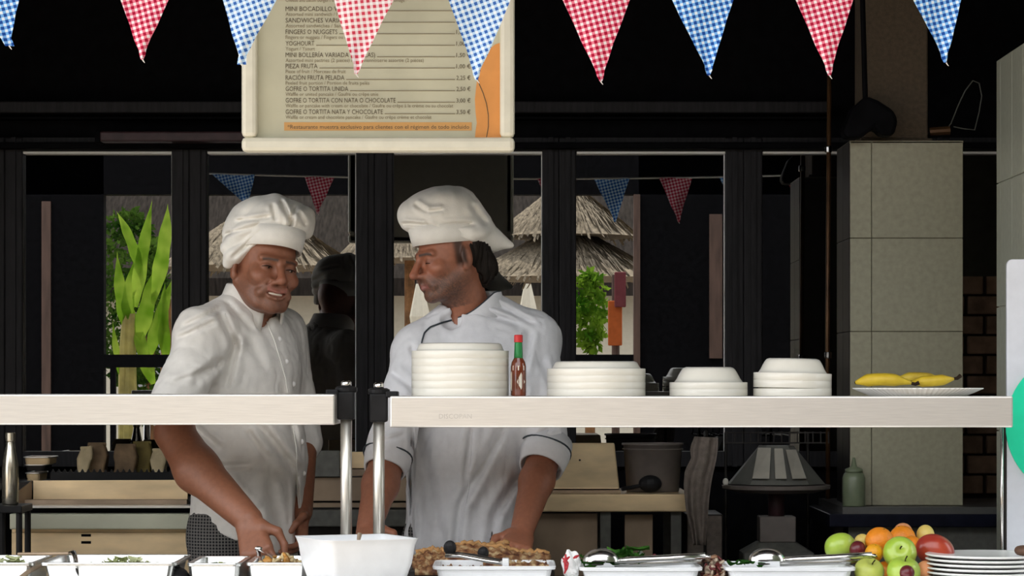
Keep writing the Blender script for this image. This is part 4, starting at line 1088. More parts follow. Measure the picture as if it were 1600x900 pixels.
def lashes(W, parent, z, wd=.0135, r=.0012):
    for s in (-1, 1):
        pts = []
        for u in np.linspace(-1, 1, 9):
            dx = wd*u; zz = z-.0030*u*u; y = -.0738-.0134*math.sqrt(max(.02, 1-(dx/.0152)**2-(zz/.0122)**2)); pts.append(W(.0315*s+dx, y, zz))
        put('eyelashes', mesh_of('lash', *tube(pts, [r*.5, r*.8, r, r*1.1, r*1.1, r*1.1, r, r*.8, r*.5], 5), smooth=True), m_iris, parent)

def band_mesh(W, Rm, cz, rx, ry, cy, h, lift, th=.004, n=48):
    rings = []
    for rr, zz in ((0, 0), (th, .0), (th+.002, h*.5), (th+.003, h), (0, h)):
        ring = []
        for i in range(n):
            a = 2*PI*i/n; ca, sa = math.cos(a), math.sin(a)
            ring.append(W((rx+rr)*ca, cy+(ry+rr)*sa, cz+zz-lift*sa))
        rings.append(ring)
    V, F = loft(rings, False, False); n_ = len(rings)
    F += [((n_-1)*n+i, (n_-1)*n+(i+1) % n, (i+1) % n, i) for i in range(n)]
    return mesh_of('band', V, F, True)

def collar_mesh(cb, ct, r0, r1, gap, face, hgt, th=.006, drop=.05, n=40, edge=None):
    """stand-up collar round the neck: cb / ct bottom and top centre, face = angle of the opening"""
    cb = np.array(cb); ct = np.array(ct); rings = []
    for i in range(n+1):
        u = i/n; a = face+gap+(2*PI-2*gap)*u
        front = max(0, math.cos(a-face)); back = max(0, -math.cos(a-face))
        dr = np.array([math.cos(a), math.sin(a), 0])
        b = cb+dr*r0*np.array([1, .92, 1])+np.array([0, 0, -drop*front**1.5+.012*back]); t_ = ct+dr*r1*np.array([1, .95, 1])+np.array([0, 0, -drop*.95*front**1.3+hgt*.15*back])
        rings.append([b, b+dr*th, t_+dr*th, t_+dr*th*.5+np.array([0, 0, .002]), t_])
    if edge is not None: edge += [tuple(r[3]) for r in rings]
    return mesh_of('collar', *loft([[tuple(p) for p in r] for r in rings]), smooth=True)

def sleeve_ring(a, b, r0, r1, th, flare=.004, n=28):
    a = Vector(a); b = Vector(b); d = (b-a).normalized(); u = d.orthogonal().normalized(); w = d.cross(u)
    rings = []
    for c, r in ((a, r0), (a, r0+th), (a.lerp(b, .5), (r0+r1)/2+th+flare), (b, r1+th), (b, r1)):
        rings.append([tuple(c+(u*math.cos(2*PI*i/n)+w*math.sin(2*PI*i/n))*(r*(1+.03*math.sin(3*2*PI*i/n+1)))) for i in range(n)])
    V, F = loft(rings, False, False); k = len(rings)
    F += [((k-1)*n+i, (k-1)*n+(i+1) % n, (i+1) % n, i) for i in range(n)]
    return mesh_of('cuff', V, F, True)

def seam(name, fld, pix, r, mat, parent, lift=.0015):
    pts = []
    for i in range(len(pix)-1):
        for u in np.linspace(0, 1, 7)[:-1 if i < len(pix)-2 else None]:
            q = np.array(pix[i])*(1-u)+np.array(pix[i+1])*u
            p = on_surface(fld, q[0], q[1], lift=lift)
            if p is not None: pts.append(p)
    if len(pts) > 2:
        A = np.array(pts); B = A.copy(); B[1:-1] = (A[:-2]+2*A[1:-1]+A[2:])/4
        put(name, mesh_of(name, *tube(B, r, 6), smooth=True), mat, parent)
def buttons(fld, pix, parent, r=.0075):
    for x, y in pix:
        p = on_surface(fld, x, y)
        if p is not None: put('button', mesh_of('bt', *xf(blob(r, r*.5, r, 12, 8), Matrix.Translation(p))), m_button, parent)

def legs(t, hipc, yaw, mat, legx=.10, belt=.93):
    f = Field(); Ry = rotz(yaw)
    for s in (-1, 1):
        h0 = np.array([hipc[0], hipc[1], belt-.06])+Ry@np.array([.085*s, 0, 0]); k = np.array([hipc[0], hipc[1], .50])+Ry@np.array([.10*s, -.02, 0]); a = np.array([hipc[0], hipc[1], .10])+Ry@np.array([.11*s, .01, 0])
        f.cap(h0, k, .092, .068, .03); f.cap(k, a, .068, .058, .03)
        sh_ = Field(); sh_.cap(a+np.array([0, 0, -.055]), a+Ry@np.array([.01*s, -.15, 0])+np.array([0, 0, -.062]), .042, .036, .02); sh_.plane((0, 0, .004), (0, 0, -1))
        sdf_obj('shoe', sh_, .008, m_shoe, t)
    f.ell((hipc[0], hipc[1], belt), (.165, .13, .12), Ry, .05)
    f.plane((0, 0, .045), (0, 0, -1))
    sdf_obj('trousers', f, .008, mat, t)

# ---- chef A: leaning at the left, smiling
def chef_left():
    Y = .60; hc = P(415, 418, Y); Rm = rotz(math.radians(29))@rotx(math.radians(4))@roty(math.radians(9))
    yaw = math.radians(42); Rt = rotz(yaw)
    t = thing('person', 'smiling chef in white jacket and floppy hat leaning over the counter with tongs', 'person', (P(386, 0, .68)[0], .68, 0))
    Sr, Sl = P(312, 521, .50), P(440, 522, .78)
    El, Wr = P(272, 676, .40), P(388, 812, .22)
    El2, Wr2 = P(470, 690, .84), P(470, 800, .66)
    chest, belly, hip = P(378, 585, .655), P(388, 715, .67), P(386, 835, .68)
    b = Field(); W = head_prims(b, hc, Rm, 1.07, sm=1, jaw=1.06)
    b.cap(W(0, .025, -.065), P(384, 508, .665), .058, .066, .03)
    b.cap(Sr, Sl, .048, .048, .04); b.ell(chest, (.155, .105, .17), Rt, .05); b.ell(belly, (.15, .13, .18), Rt, .05); b.ell(hip, (.15, .12, .12), Rt, .05)
    b.cap(Sr, El, .05, .046, .03)
    mid = El*.62+Wr*.38+np.array([-.012, .0, -.012]); b.cap(El, mid, .051, .058, .02); b.cap(mid, Wr, .058, .037, .025)
    b.cap(Sl, El2, .05, .045, .03); b.cap(El2, Wr2, .046, .032, .02)
    dh = np.array([.22, -.55, -.62]); nh = np.array([.35, .55, -.6])
    tips = hand_prims(b, Wr+np.array([.004, -.012, -.012]), dh, nh, 1, (.55, .75, .5), 1.06)
    hand_prims(b, Wr2, (0, -.5, -.8), (-.8, -.3, .2), -1, (.4, .5, .4))
    fn = tone_fn(hc, Rm, (.28, .112, .062), .42, .95, lips=(.36, .13, .10), sm=1)
    sdf_obj('body', b, .0032, m_skin, t, fn)
    eyes(W, Rm, t, (.35, -.35)); lashes(W, t, .0016, .0140, .0014)
    put('teeth', mesh_of('te', *xf(blob(1, 1, 1, 16, 8), Matrix.Translation(W(0, -.0855, -.0645)) @ Matrix(Rm.tolist()).to_4x4() @ Matrix.Diagonal((.021, .0075, .0050, 1)))), m_teeth, t)
    # jacket
    f = Field(); f.amp = .018
    f.cap(Sr, Sl, .064, .064, .05); f.ell(chest, (.178, .128, .185), Rt, .06); f.ell(belly, (.168, .150, .20), Rt, .06); f.ell(hip, (.172, .145, .19), Rt, .06)
    f.cap(P(384, 515, .66), P(380, 560, .66), .085, .12, .05)
    f.cap(P(374, 486, .645), P(314, 520, .52), .058, .058, .04)
    f.cap(Sr+np.array([.008, .01, -.01]), El+np.array([-.002, .01, .065]), .066, .068, .03)
    f.cap(Sl, El2, .064, .06, .03)
    def dsp(X):
        return 1.55*crA(X)*(X[:, 1] < .72)+.0030*wob(X, 22, 1)+.0012*folds(X*np.array([1, 1, .6]), 55, 2)
    crA = creases([(343, 486, 372, 548, .010, .007), (372, 520, 352, 608, .011, .008), (283, 512, 345, 482, .007, .0045), (276, 530, 340, 500, .007, .0045), (352, 470, 400, 520, .008, .004),
        (385, 520, 415, 580, .012, .004), (300, 664, 344, 702, .009, .008), (404, 662, 462, 736, .012, .009), (386, 672, 416, 716, .009, .006), (325, 730, 392, 727, .009, .006), (345, 748, 400, 800, .012, .006),  # last fold on this line imitates the shadow of the arm
        (462, 745, 466, 876, .006, .012), (420, 750, 445, 860, .014, .006), (440, 600, 462, 690, .010, .005), (300, 600, 350, 560, .012, .006), (268, 600, 330, 575, .008, .004)], .52)
    f.disp = dsp
    f.cap(W(0, .02, -.05), P(388, 500, .66), .058, .072, .01, '-')
    f.cap(P(412, 500, .57), P(432, 480, .45), .030, .045, .012, '-')
    p0 = P(288, 806, .6); p1 = P(470, 880, .6); n = np.array([p1[2]-p0[2], 0, -(p1[0]-p0[0])]); f.plane(p0, n)
    dd = (El-Sr)/np.linalg.norm(El-Sr)
    jk = sdf_obj('jacket', f, .0048, m_cloth, t)
    face = yaw-PI/2
    put('collar', collar_mesh(P(389, 490, .655), P(400, 446, .632), .086, .074, .42, face+.12, .04, drop=.060), m_cloth, jk)
    put('sleeve_hem', sleeve_ring(El+np.array([.0, .004, .030]), El+np.array([-.001, .006, .052]), .060, .062, .005), m_cloth, jk)
    seam('front_placket', f, [(417, 503), (428, 530), (438, 562), (446, 590), (450, 614)], .0022, m_hat, jk)
    seam('front_placket', f, [(458, 666), (463, 700), (464, 740), (466, 780), (472, 830), (470, 866)], .0022, m_hat, jk)
    seam('shoulder_seam', f, [(352, 490), (362, 520), (368, 550), (364, 580), (352, 608)], .0015, m_cloth, jk, .0005)
    buttons(f, [(436, 530), (447, 565), (458, 600), (471, 690), (474, 740)], jk)
    legs(t, hip, yaw, m_check, belt=P(0, 815, .68)[2])
    # hat
    ht = Field(); ht.amp = .01; s = (Y+DIST)/FPX
    yv = lambda px, py, d=0: P(px, py, Y+.01+d)
    ht.ell(yv(420, 356), (58*s, .100, 34*s), None, .03); ht.ell(yv(424, 330), (44*s, .080, 22*s), None, .04)
    ht.cap(yv(402, 348, -.03), yv(366, 392, -.045), 30*s, 17*s, .04); ht.cap(yv(385, 345, .02), yv(358, 372, .0), 26*s, 11*s, .04); ht.cap(yv(366, 392, -.045), yv(357, 413, -.04), 15*s, 6*s, .03)
    ht.ell(yv(464, 344, -.01), (25*s, .075, 22*s), None, .03); ht.cap(yv(478, 340), yv(480, 364, .01), 13*s, 8*s, .02)
    ht.cap(yv(432, 314, -.02), yv(440, 340, -.09), 8*s, 8*s, .03)
    cd = yv(405, 352, -.05)
    def hd(X):
        q = X-cd; u = q@np.array([-.80, -.1, -.55])+.35*wob(X, 18, 3)*.05; w = q@np.array([-.55, .1, .8])+.02*wob(X, 14, 6)
        return .0042*(1-2*np.abs(np.sin(w*62+1.4*wob(X, 10, 2))))*np.clip(.6+u*6, .2, 1)+.0018*wob(X, 40, 4)+crH(X)
    crH = creases([(438, 312, 458, 352, .006, .009), (462, 322, 448, 372, .006, .008), (478, 352, 466, 330, .006, .007), (398, 372, 362, 404, .006, .008), (352, 366, 404, 352, .005, .006), (366, 346, 424, 338, .005, .006), (425, 318, 432, 345, .006, .006)], .52)
    ht.disp = hd
    h_ = sdf_obj('chef_hat', ht, .0036, m_hat, t)
    put('hat_band', band_mesh(W, Rm, .040, .0755, .094, .006, .052, .016, .007), m_hat, h_)
    return t
chef_left()

# ---- chef B: upright, looking down to the left
def chef_right():
    Y = .60; hc = P(701, 402, Y); Rm = rotz(math.radians(-62))@rotx(math.radians(12))@roty(math.radians(-3))
    yaw = math.radians(-14); Rt = rotz(yaw)
    t = thing('person', 'bearded chef in dark-piped white jacket standing upright looking down', 'person', (P(738, 0, .66)[0], .66, 0))
    Sl, Sr = P(835, 528, .68), P(652, 548, .60)
    El, Wr = P(854, 700, .60), P(815, 832, .40)
    El2, Wr2 = P(606, 715, .50), P(577, 822, .36)
    chest, belly, hip = P(744, 600, .66), P(730, 720, .66), P(728, 840, .66)
    b = Field(); W = head_prims(b, hc, Rm, .98, sm=0, nose=1.04)
    b.cap(W(0, .022, -.060), P(735, 510, .665), .055, .066, .03)
    b.cap(Sr, Sl, .048, .048, .04); b.ell(chest, (.165, .105, .17), Rt, .05); b.ell(belly, (.145, .115, .18), Rt, .05); b.ell(hip, (.15, .12, .12), Rt, .05)
    b.cap(Sl, El, .05, .045, .03); mid = El*.6+Wr*.4; b.cap(El, mid, .044, .045, .02); b.cap(mid, Wr, .045, .031, .02)
    b.cap(Sr, El2, .05, .045, .03); mid = El2*.6+Wr2*.4; b.cap(El2, mid, .046, .047, .02); b.cap(mid, Wr2, .047, .033, .02)
    hand_prims(b, Wr+np.array([0, -.01, -.01]), (-.15, -.85, -.22), (-.3, .3, -.9), -1, (.22, .3, .2))
    hand_prims(b, Wr2+np.array([0, -.01, -.01]), (.05, -.85, -.25), (.3, .3, -.9), 1, (.22, .3, .2))
    hl = lambda x, y, z: ((z > .0) & (y > .005) & (z < .05)).astype(float)*.0
    fn = tone_fn(hc, Rm, (.34, .132, .075), .85, 1.0, lips=(.30, .10, .085))
    sdf_obj('body', b, .0032, m_skin, t, fn)
    lashes(W, t, -.0035)
    hr = Field(); hr.amp = .006
    hr.ell(W(0, .040, .012), (.0735, .082, .075), Rm, .02); hr.cap(W(-.03, .095, -.045), W(.035, .092, -.045), .030, .030, .03); hr.cap(W(-.03, .082, -.075), W(.03, .080, -.078), .024, .022, .03)
    hr.ell(W(0, -.10, -.06), (.12, .10, .14), Rm, .01, '-')
    for s in (-1, 1): hr.ell(W(.085*s, .010, -.012), (.020, .026, .036), Rm, .006, '-')
    hr.disp = lambda X: .003*folds(X*np.array([1, 1, .4]), 90, 1)
    sdf_obj('hair', hr, .0036, m_hair, t)
    f = Field(); f.amp = .018
    f.cap(Sr, Sl, .062, .064, .05); f.ell(chest, (.192, .130, .185), Rt, .06); f.ell(belly, (.166, .138, .20), Rt, .06); f.ell(hip, (.170, .142, .20), Rt, .06)
    f.cap(P(735, 505, .66), P(742, 550, .66), .080, .13, .05)
    f.cap(P(768, 490, .67), P(832, 526, .68), .055, .058, .04); f.cap(P(706, 505, .64), P(660, 542, .605), .055, .055, .04)
    f.cap(Sl+np.array([-.004, 0, -.01]), El+np.array([.002, 0, -.01]), .070, .060, .03); f.cap(Sr+np.array([.004, 0, -.01]), El2+np.array([0, 0, .02]), .068, .058, .03)
    def dsp(X):
        return 1.45*crB(X)*(X[:, 1] < .72)+.0030*wob(X, 22, 4)+.0012*folds(X*np.array([1, 1, .6]), 55, 6)
    crB = creases([(785, 670, 745, 745, .012, .010), (748, 738, 718, 790, .012, .010), (720, 784, 712, 862, .011, .009), (810, 745, 772, 808, .012, .009), (774, 800, 764, 862, .011, .008), (643, 660, 643, 870, .006, .008),
        (738, 664, 726, 760, .009, .006), (660, 690, 690, 850, .014, .004), (748, 486, 812, 506, .008, .006), (764, 470, 835, 506, .007, .006), (828, 516, 818, 580, .010, .007), (845, 560, 868, 610, .010, .005),
        (640, 540, 668, 575, .009, .006), (612, 580, 650, 610, .010, .005), (690, 560, 750, 600, .014, .005), (820, 600, 800, 660, .012, .007), (840, 680, 875, 660, .007, .005), (600, 690, 630, 680, .006, .004), (625, 760, 640, 840, .010, .005)], .55)
    f.disp = dsp
    f.cap(W(0, .02, -.05), P(738, 498, .655), .056, .070, .01, '-')
    f.cap(P(705, 500, .57), P(690, 470, .45), .028, .05, .012, '-')
    f.plane((0, 0, P(0, 880, .6)[2]), (0, 0, -1))
    jk = sdf_obj('jacket', f, .0048, m_clothb, t)
    face = yaw-PI/2-.35; ed = []
    put('collar', collar_mesh(P(738, 494, .66), P(736, 458, .655), .088, .077, .16, face, .04, drop=.075, edge=ed), m_clothb, jk)
    seam('collar_piping', f, [(706, 500), (688, 505), (672, 511), (663, 520), (659, 534), (657, 548)], .0024, m_pipe, jk, .004)
    put('collar_piping', mesh_of('cp', *tube(ed[0:15], .0022, 6), smooth=True), m_pipe, jk)
    seam('front_placket', f, [(644, 670), (643, 720), (643, 780), (644, 840), (645, 870)], .0022, m_clothb, jk)
    seam('front_placket', f, [(738, 670), (736, 710), (733, 760), (726, 800)], .0016, m_clothb, jk)
    seam('sleeve_seam', f, [(815, 520), (808, 550), (806, 590), (810, 612)], .0014, m_clothb, jk, .0005)
    seam('sleeve_seam', f, [(668, 535), (672, 560), (670, 600)], .0014, m_clothb, jk, .0005)
    dL = (Wr-El)/np.linalg.norm(Wr-El); dR = (Wr2-El2)/np.linalg.norm(Wr2-El2)
    for e, d, r, a0, a1, rot in ((El, dL, .060, -.02, .075, 0), (El2, dR, .056, -.03, .045, 0)):
        cf = put('cuff', sleeve_ring(e+d*a0, e+d*a1, r, r-.006, .006, .005), m_clothb, jk)
        q = e+d*(a0+.035 if r == .060 else a0+.03); u = Vector(d).orthogonal().normalized(); w = Vector(d).cross(u)
        put('cuff_piping', mesh_of('cp', *tube([Vector(q)+(u*math.cos(a)+w*math.sin(a))*(r+.010)+Vector((0, 0, .006*math.sin(a*2))) for a in np.linspace(0, 2*PI, 32)[:-1]], .0024, 6, True)), m_pipe, cf)
    legs(t, hip, yaw, m_check, belt=P(0, 830, .66)[2])
    ht = Field(); ht.amp = .01; s = (Y+DIST)/FPX
    yv = lambda px, py, d=0: P(px, py, Y+.005+d)
    ht.ell(yv(684, 340), (55*s, .098, 37*s), None, .03); ht.ell(yv(690, 322), (44*s, .085, 27*s), None, .04); ht.ell(yv(648, 334), (24*s, .07, 22*s), None, .03)
    ht.cap(yv(712, 338, .01), yv(758, 372, .04), 40*s, 22*s, .05); ht.cap(yv(750, 370, .04), yv(799, 384, .05), 22*s, 4*s, .03)
    ht.ell(yv(735, 366, .02), (36*s, .09, 20*s), None, .03)
    cd = yv(690, 320, -.05)
    def hd(X):
        q = X-cd; r = np.sqrt((q[:, 0]*.75)**2+(q[:, 2]*1.2)**2)
        return .0024*(1-2*np.abs(np.sin(r*48+1.5*wob(X, 9, 5))))+.0018*wob(X, 40, 7)+crH(X)
    crH = creases([(648, 318, 668, 331, .006, .008), (668, 331, 692, 328, .005, .007), (628, 349, 668, 352, .005, .009), (666, 351, 716, 376, .006, .009), (690, 352, 740, 350, .006, .007), (735, 318, 760, 350, .008, .006), (712, 372, 745, 384, .005, .005)], .52)
    ht.disp = hd
    h_ = sdf_obj('chef_hat', ht, .0036, m_hat, t)
    put('hat_band', band_mesh(W, Rm, .036, .0745, .093, .006, .052, .012, .007), m_hat, h_)
    return t
chef_right()

# ------------------------------------------------------------------ food on the counter
m_gn = M('bright pan steel', (.80, .81, .80), .25, .9, var=.05)
def rect_pan(name, l, r, py_rim, yf, depth, label, cat, mat, group=None, flange=.012, wall=.94, rot=0, z0=CT, th=.006):
    a = P(l, py_rim, yf); b = P(r, py_rim, yf); w = b[0]-a[0]; cx = (a[0]+b[0])/2; cy = yf+depth/2; zt_ = a[2]
    R_ = lambda ww, dd, z, rr=.018: [(cx+x, cy+y, z) for x, y in rrect(ww, dd, rr, 5)]
    rings = [R_(w*wall*.92, depth*wall*.90, z0), R_(w*wall, depth*wall, zt_-th-.002), R_(w, depth, zt_-th), R_(w, depth, zt_), R_(w-2*flange, depth-2*flange, zt_), R_(w*wall*.90, depth*wall*.86, z0+.006)]
    t = thing(name, label, cat, (cx, cy, z0), group)
    put('tray_body', mesh_of('tray', *loft(rings)), mat, t)
    put('rim', mesh_of('rim', *tube([(cx+x, cy+y, zt_-.0005) for x, y in rrect(w-.003, depth-.003, .018, 5)], .0028, 6, True), smooth=True), mat, t)
    return t, (cx, cy, w, depth, zt_)
def heap(parent, name, cx, cy, w, d, z0, h, n, mats, size, rng, kind='stuff'):
    for mi, mt in enumerate(mats):
        V = []; F = []
        for i in range(n):
            x = rng.uniform(-1, 1); y = rng.uniform(-1, 1); rr = max(0, 1-(x*x*.7+y*y*.7)); s_ = size*rng.uniform(.6, 1.3)
            R_ = Matrix.Rotation(rng.uniform(0, 6.28), 4, Vector((rng.gauss(0, 1), rng.gauss(0, 1), rng.gauss(0, 1))).normalized())
            T_ = Matrix.Translation((cx+x*w/2, cy+y*d/2, z0+h*rr*rng.uniform(.4, 1)))
            v, f = xf(blob(s_, s_*.7, s_*.35, 7, 5, lambda p: 1+.25*math.sin(5*p.x+3*p.y)), T_ @ R_)
            k = len(V); V += v; F += [tuple(q+k for q in g) for g in f]
        put(name, mesh_of(name, V, F, True), mt, parent, kind=kind)
def heap_thing(name, label, cat, cx, cy, w, d, z0, h, n, mats, size, seed):
    t = thing(name, label, cat, (cx, cy, z0)); t['kind'] = 'stuff'; heap(t, 'pieces', cx, cy, w, d, z0, h, n, mats, size, random.Random(seed)); return t
def leaf_heap(name, label, cx, cy, w, d, z0, h, n, mat, size, seed, cat='salad'):
    rng = random.Random(seed); V = []; F = []
    for i in range(n):
        x = rng.uniform(-1, 1); y = rng.uniform(-1, 1); rr = max(0, 1-(x*x*.7+y*y*.7)); s_ = size*rng.uniform(.6, 1.3); m_ = 5
        R_ = Matrix.Translation((cx+x*w/2, cy+y*d/2, z0+h*rr*rng.uniform(.5, 1))) @ Matrix.Rotation(rng.uniform(0, 6.28), 4, 'Z') @ Matrix.Rotation(rng.uniform(-.9, .9), 4, 'X')
        k = len(V); c1, c2 = rng.uniform(.1, .6), rng.uniform(3, 6)
        for a in range(m_+1):
            for b in range(m_+1):
                u, w_ = a/m_*2-1, b/m_*2-1; e = math.sqrt(max(0, 1-.75*u*u))
                p = R_ @ Vector((u*s_, w_*s_*.6*e, s_*(c1*u*u+.16*math.sin(c2*w_+2*u)))); V.append(tuple(p))
        for a in range(m_):
            for b in range(m_): q = k+a*(m_+1)+b; F.append((q, q+1, q+m_+2, q+m_+1))
    t = thing(name, label, cat, (cx, cy, z0)); t['kind'] = 'stuff'
    put('leaves', mesh_of('leaves', V, F, True), mat, t, kind='stuff'); return t

# steel pans at the left
t, q = rect_pan('steel_tray', -90, 52, 880, -.22, .30, 'steel tray of salad at the very left edge', 'tray', m_gn, 'steel trays')
leaf_heap('lettuce', 'pale lettuce in the tray at the left edge', q[0], q[1]-.03, .16, .16, q[4]-.035, .05, 60, m_lettp, .018, 1)
t, q = rect_pan('steel_tray', 62, 276, 880, -.22, .32, 'wide steel tray of lettuce in front of the griddle', 'tray', m_gn, 'steel trays')
leaf_heap('lettuce', 'pale green lettuce filling the wide steel tray', q[0]+.02, q[1]-.02, .24, .16, q[4]-.042, .045, 90, m_lettp, .017, 2)
t, q = rect_pan('steel_tray', 292, 376, 881, -.20, .28, 'small steel tray in front of the checked trousers', 'tray', m_gn, 'steel trays')
heap_thing('dark_salad', 'dark green chopped salad in the small steel tray', 'salad', q[0], q[1]-.04, .09, .12, q[4]-.035, .03, 60, [m_lettuce, m_lettp], .010, 3)
t, q = rect_pan('steel_tray', 384, 482, 880, -.20, .28, 'steel tray of browned food under the chef hand', 'tray', m_gn, 'steel trays')
m_food1 = M('browned potato', (.50, .24, .05), .5, var=.4, scale=60); m_food2 = M('pale potato', (.66, .52, .28), .5, var=.3, scale=60)
heap_thing('fried_potatoes', 'golden brown fried potatoes under the chef hand', 'food', q[0], q[1]-.02, .12, .16, q[4]-.030, .045, 70, [m_food1, m_food2], .011, 4)
# dark handled scoop beside the wide tray
t = thing('dark_pot_lid', 'dark rounded pot lid between the two steel trays', 'lid', P(282, 900, -.1))
p = P(276, 908, -.13); put('dome', mesh_of('d', *xf(blob(.034, .045, .036, 24, 12), Matrix.Translation(p))), m_blackp, t); put('knob', mesh_of('d', *xf(blob(.008, .008, .005, 12, 8), Matrix.Translation(p+np.array([0, 0, .037])))), m_blackp, t)
t.location.z = CT
for ch in t.children: ch.location = [-c for c in t.location]
# serving fork handle left
t = thing('serving_fork', 'dark serving fork lying in the tray at the left edge', 'fork', P(50, 895, -.2))
put('handle', mesh_of('h', *tube([P(70, 881, -.14), P(45, 893, -.24), P(28, 906, -.27)], [.004, .006, .006], 8)), m_warm2, t)
# tongs in the leaning chef's hand
def arm(pts, w, th, mat, parent, name):
    pts = [Vector([float(c) for c in p]) for p in pts]; rings = []
    for i, p in enumerate(pts):
        d = (pts[min(i+1, len(pts)-1)]-pts[max(i-1, 0)]).normalized(); s_ = d.cross(Vector((0, 0, 1))); s_ = s_.normalized() if s_.length > .05 else Vector((1, 0, 0)); u = s_.cross(d)
        ww = w[i] if hasattr(w, '__len__') else w
        rings.append([tuple(p+s_*a*ww+u*b*th) for a, b in ((-1, -.4), (-.6, -1), (.6, -1), (1, -.4), (1, .2), (.6, 1), (-.6, 1), (-1, .2))])
    put(name, mesh_of(name, *loft(rings), smooth=True), mat, parent)
t = thing('food_tongs', 'steel food tongs held in the leaning chef hand', 'tongs', P(420, 885, -.02))
arm([P(404, 858, .10), P(420, 866, .02), P(438, 880, -.06), P(446, 893, -.12)], [.006, .007, .007, .011], .0012, m_steelc, t, 'arm')
arm([P(404, 858, .10), P(405, 872, .02), P(408, 886, -.06), P(412, 896, -.12)], [.006, .007, .007, .011], .0012, m_steelc, t, 'arm')
put('hinge', mesh_of('hi', *xf(blob(.010, .006, .006, 12, 8), Matrix.Translation(P(404, 857, .10)))), m_steelc, t)

# white square bowl
c = P(556, 840, -.28); s = (-.28+DIST)/FPX; hb = c[2]-CT
t = thing('square_bowl', 'large white flared square bowl in front of the shelf posts', 'bowl', (c[0], -.26, CT), local=True)
rings = []
def sq(w, z, wave):
    out = []
    for i, (x, y) in enumerate(rrect(w, w, w*.10, 7)):
        k = (abs(x)+abs(y))/(w*.9); out.append((x, y, z+wave*(k-.75)))
    for j in range(len(out)): pass
    return out
for w, z, wv in ((.120, 0, 0), (.135, .004, 0), (.190, hb*.25, 0), (.214, hb*.55, .003), (.226, hb*.85, .010), (.236, hb*.955, .014), (.240, hb*.975, .014), (.231, hb*.97, .014), (.218, hb*.83, .010), (.205, hb*.55, .003), (.180, hb*.25, 0), (.11, .012, 0)):
    rings.append(sq(w, z, wv))
V, F = loft(rings)
o = put('bowl_body', mesh_of('bowl', V, F, True), m_melam, t); o.rotation_euler = (0, 0, .42)
t2 = thing('bowl_spoon', 'small spoon standing in the white square bowl', 'spoon', P(560, 850, -.24))
put('handle', mesh_of('sp', *tube([P(556, 900, -.24), P(560, 845, -.22), P(562, 834, -.21)], [.003, .004, .006], 8)), m_warm2, t2)

# flatbread slices
def bread_mat(name, c1, c2, c3):
    m = M(name, c1, .6, var=.2, scale=30); nt = m.node_tree; rp = [n for n in nt.nodes if n.type == 'VALTORGB'][0]; e = rp.color_ramp.elements
    e[0].color = (*c1, 1); e[0].position = .35; e[1].color = (*c3, 1); e[1].position = .68; q = e.new(.5); q.color = (*c2, 1)
    nz = [n for n in nt.nodes if n.type == 'TEX_NOISE'][0]; nz.inputs['Scale'].default_value = 55; nz.inputs['Detail'].default_value = 6
    return m
m_pz = bread_mat('baked cheese topping', (.09, .025, .012), (.28, .13, .05), (.58, .44, .24)); m_crust = M('golden crust', (.38, .20, .07), .7, var=.35, scale=40, bump=.4)
def slab(px0, px1, py0l, py0r, py1, y0, y1, label, seed):
    """slice leaning back: front lower edge py1 at y0, back upper edge py0 at y1"""
    rng = random.Random(seed); n = 26; m_ = 10; V = []; F = []
    for k in (0, 1):
        for j in range(m_+1):
            v = j/m_
            for i in range(n+1):
                u = i/n; px = px0+(px1-px0)*u; back = py0l+(py0r-py0l)*u+2.0*math.sin(u*9+seed); y = y0+(y1-y0)*v
                zf = P(px, py1, y0)[2]; zb_ = P(px, back, y1)[2]
                x = P(px, 0, y0)[0]+.006*math.sin(v*6+seed)
                z = zf+(zb_-zf)*v+(.0025*math.sin(u*31+v*17+seed)+.0025*math.sin(u*53-v*29)+rng.uniform(-.0016, .0016) if k == 0 else -.014)
                V.append((x, y, z))
    N_ = (n+1)*(m_+1)
    for j in range(m_):
        for i in range(n): a = j*(n+1)+i; F.append((a, a+1, a+n+2, a+n+1)); F.append((N_+a, N_+a+n+1, N_+a+n+2, N_+a+1))
    edge = list(range(n+1))+[j*(n+1)+n for j in range(1, m_+1)]+[m_*(n+1)+i for i in range(n-1, -1, -1)]+[j*(n+1) for j in range(m_-1, 0, -1)]
    for q in range(len(edge)): a, b = edge[q], edge[(q+1) % len(edge)]; F.append((b, a, a+N_, b+N_))
    c = np.mean(np.array(V), 0); t = thing('flatbread_slice', label, 'flatbread', (c[0], c[1], min(v[2] for v in V)), 'flatbread slices')
    put('slice', mesh_of('slice', V, F, True), m_pz, t)
    top = [V[m_*(n+1)+i] for i in range(n+1)]
    put('crust', mesh_of('crust', *tube(top, [.0065+.002*math.sin(i*1.3+seed) for i in range(n+1)], 7), smooth=True), m_crust, t)
t, q = rect_pan('serving_tray', 676, 868, 886, -.22, .24, 'white tray with black-ended tongs in front of the flatbread', 'tray', m_melam, 'white serving trays')
slab(645, 704, 861, 858, 890, -.02, .10, 'flatbread slice beside the white square bowl', 1)
slab(700, 792, 851, 849, 886, .0, .13, 'large browned flatbread slice behind the black-ended tongs', 2)
slab(758, 858, 853, 866, 884, -.03, .10, 'flatbread slice at the right end of the flatbread pile', 3)
t = thing('flatbread_board', 'dark board under the flatbread slices', 'board', (P(752, 0, .04)[0], .05, CT))
put('board', boxm(P(640, 0, .04)[0], P(866, 0, .04)[0], -.015, .14, CT, P(0, 888, -.015)[2]-.004), m_dark, t, bevel=.004)
t = thing('black_tongs', 'steel tongs with black rounded ends on the flatbread tray', 'tongs', P(745, 880, -.16))
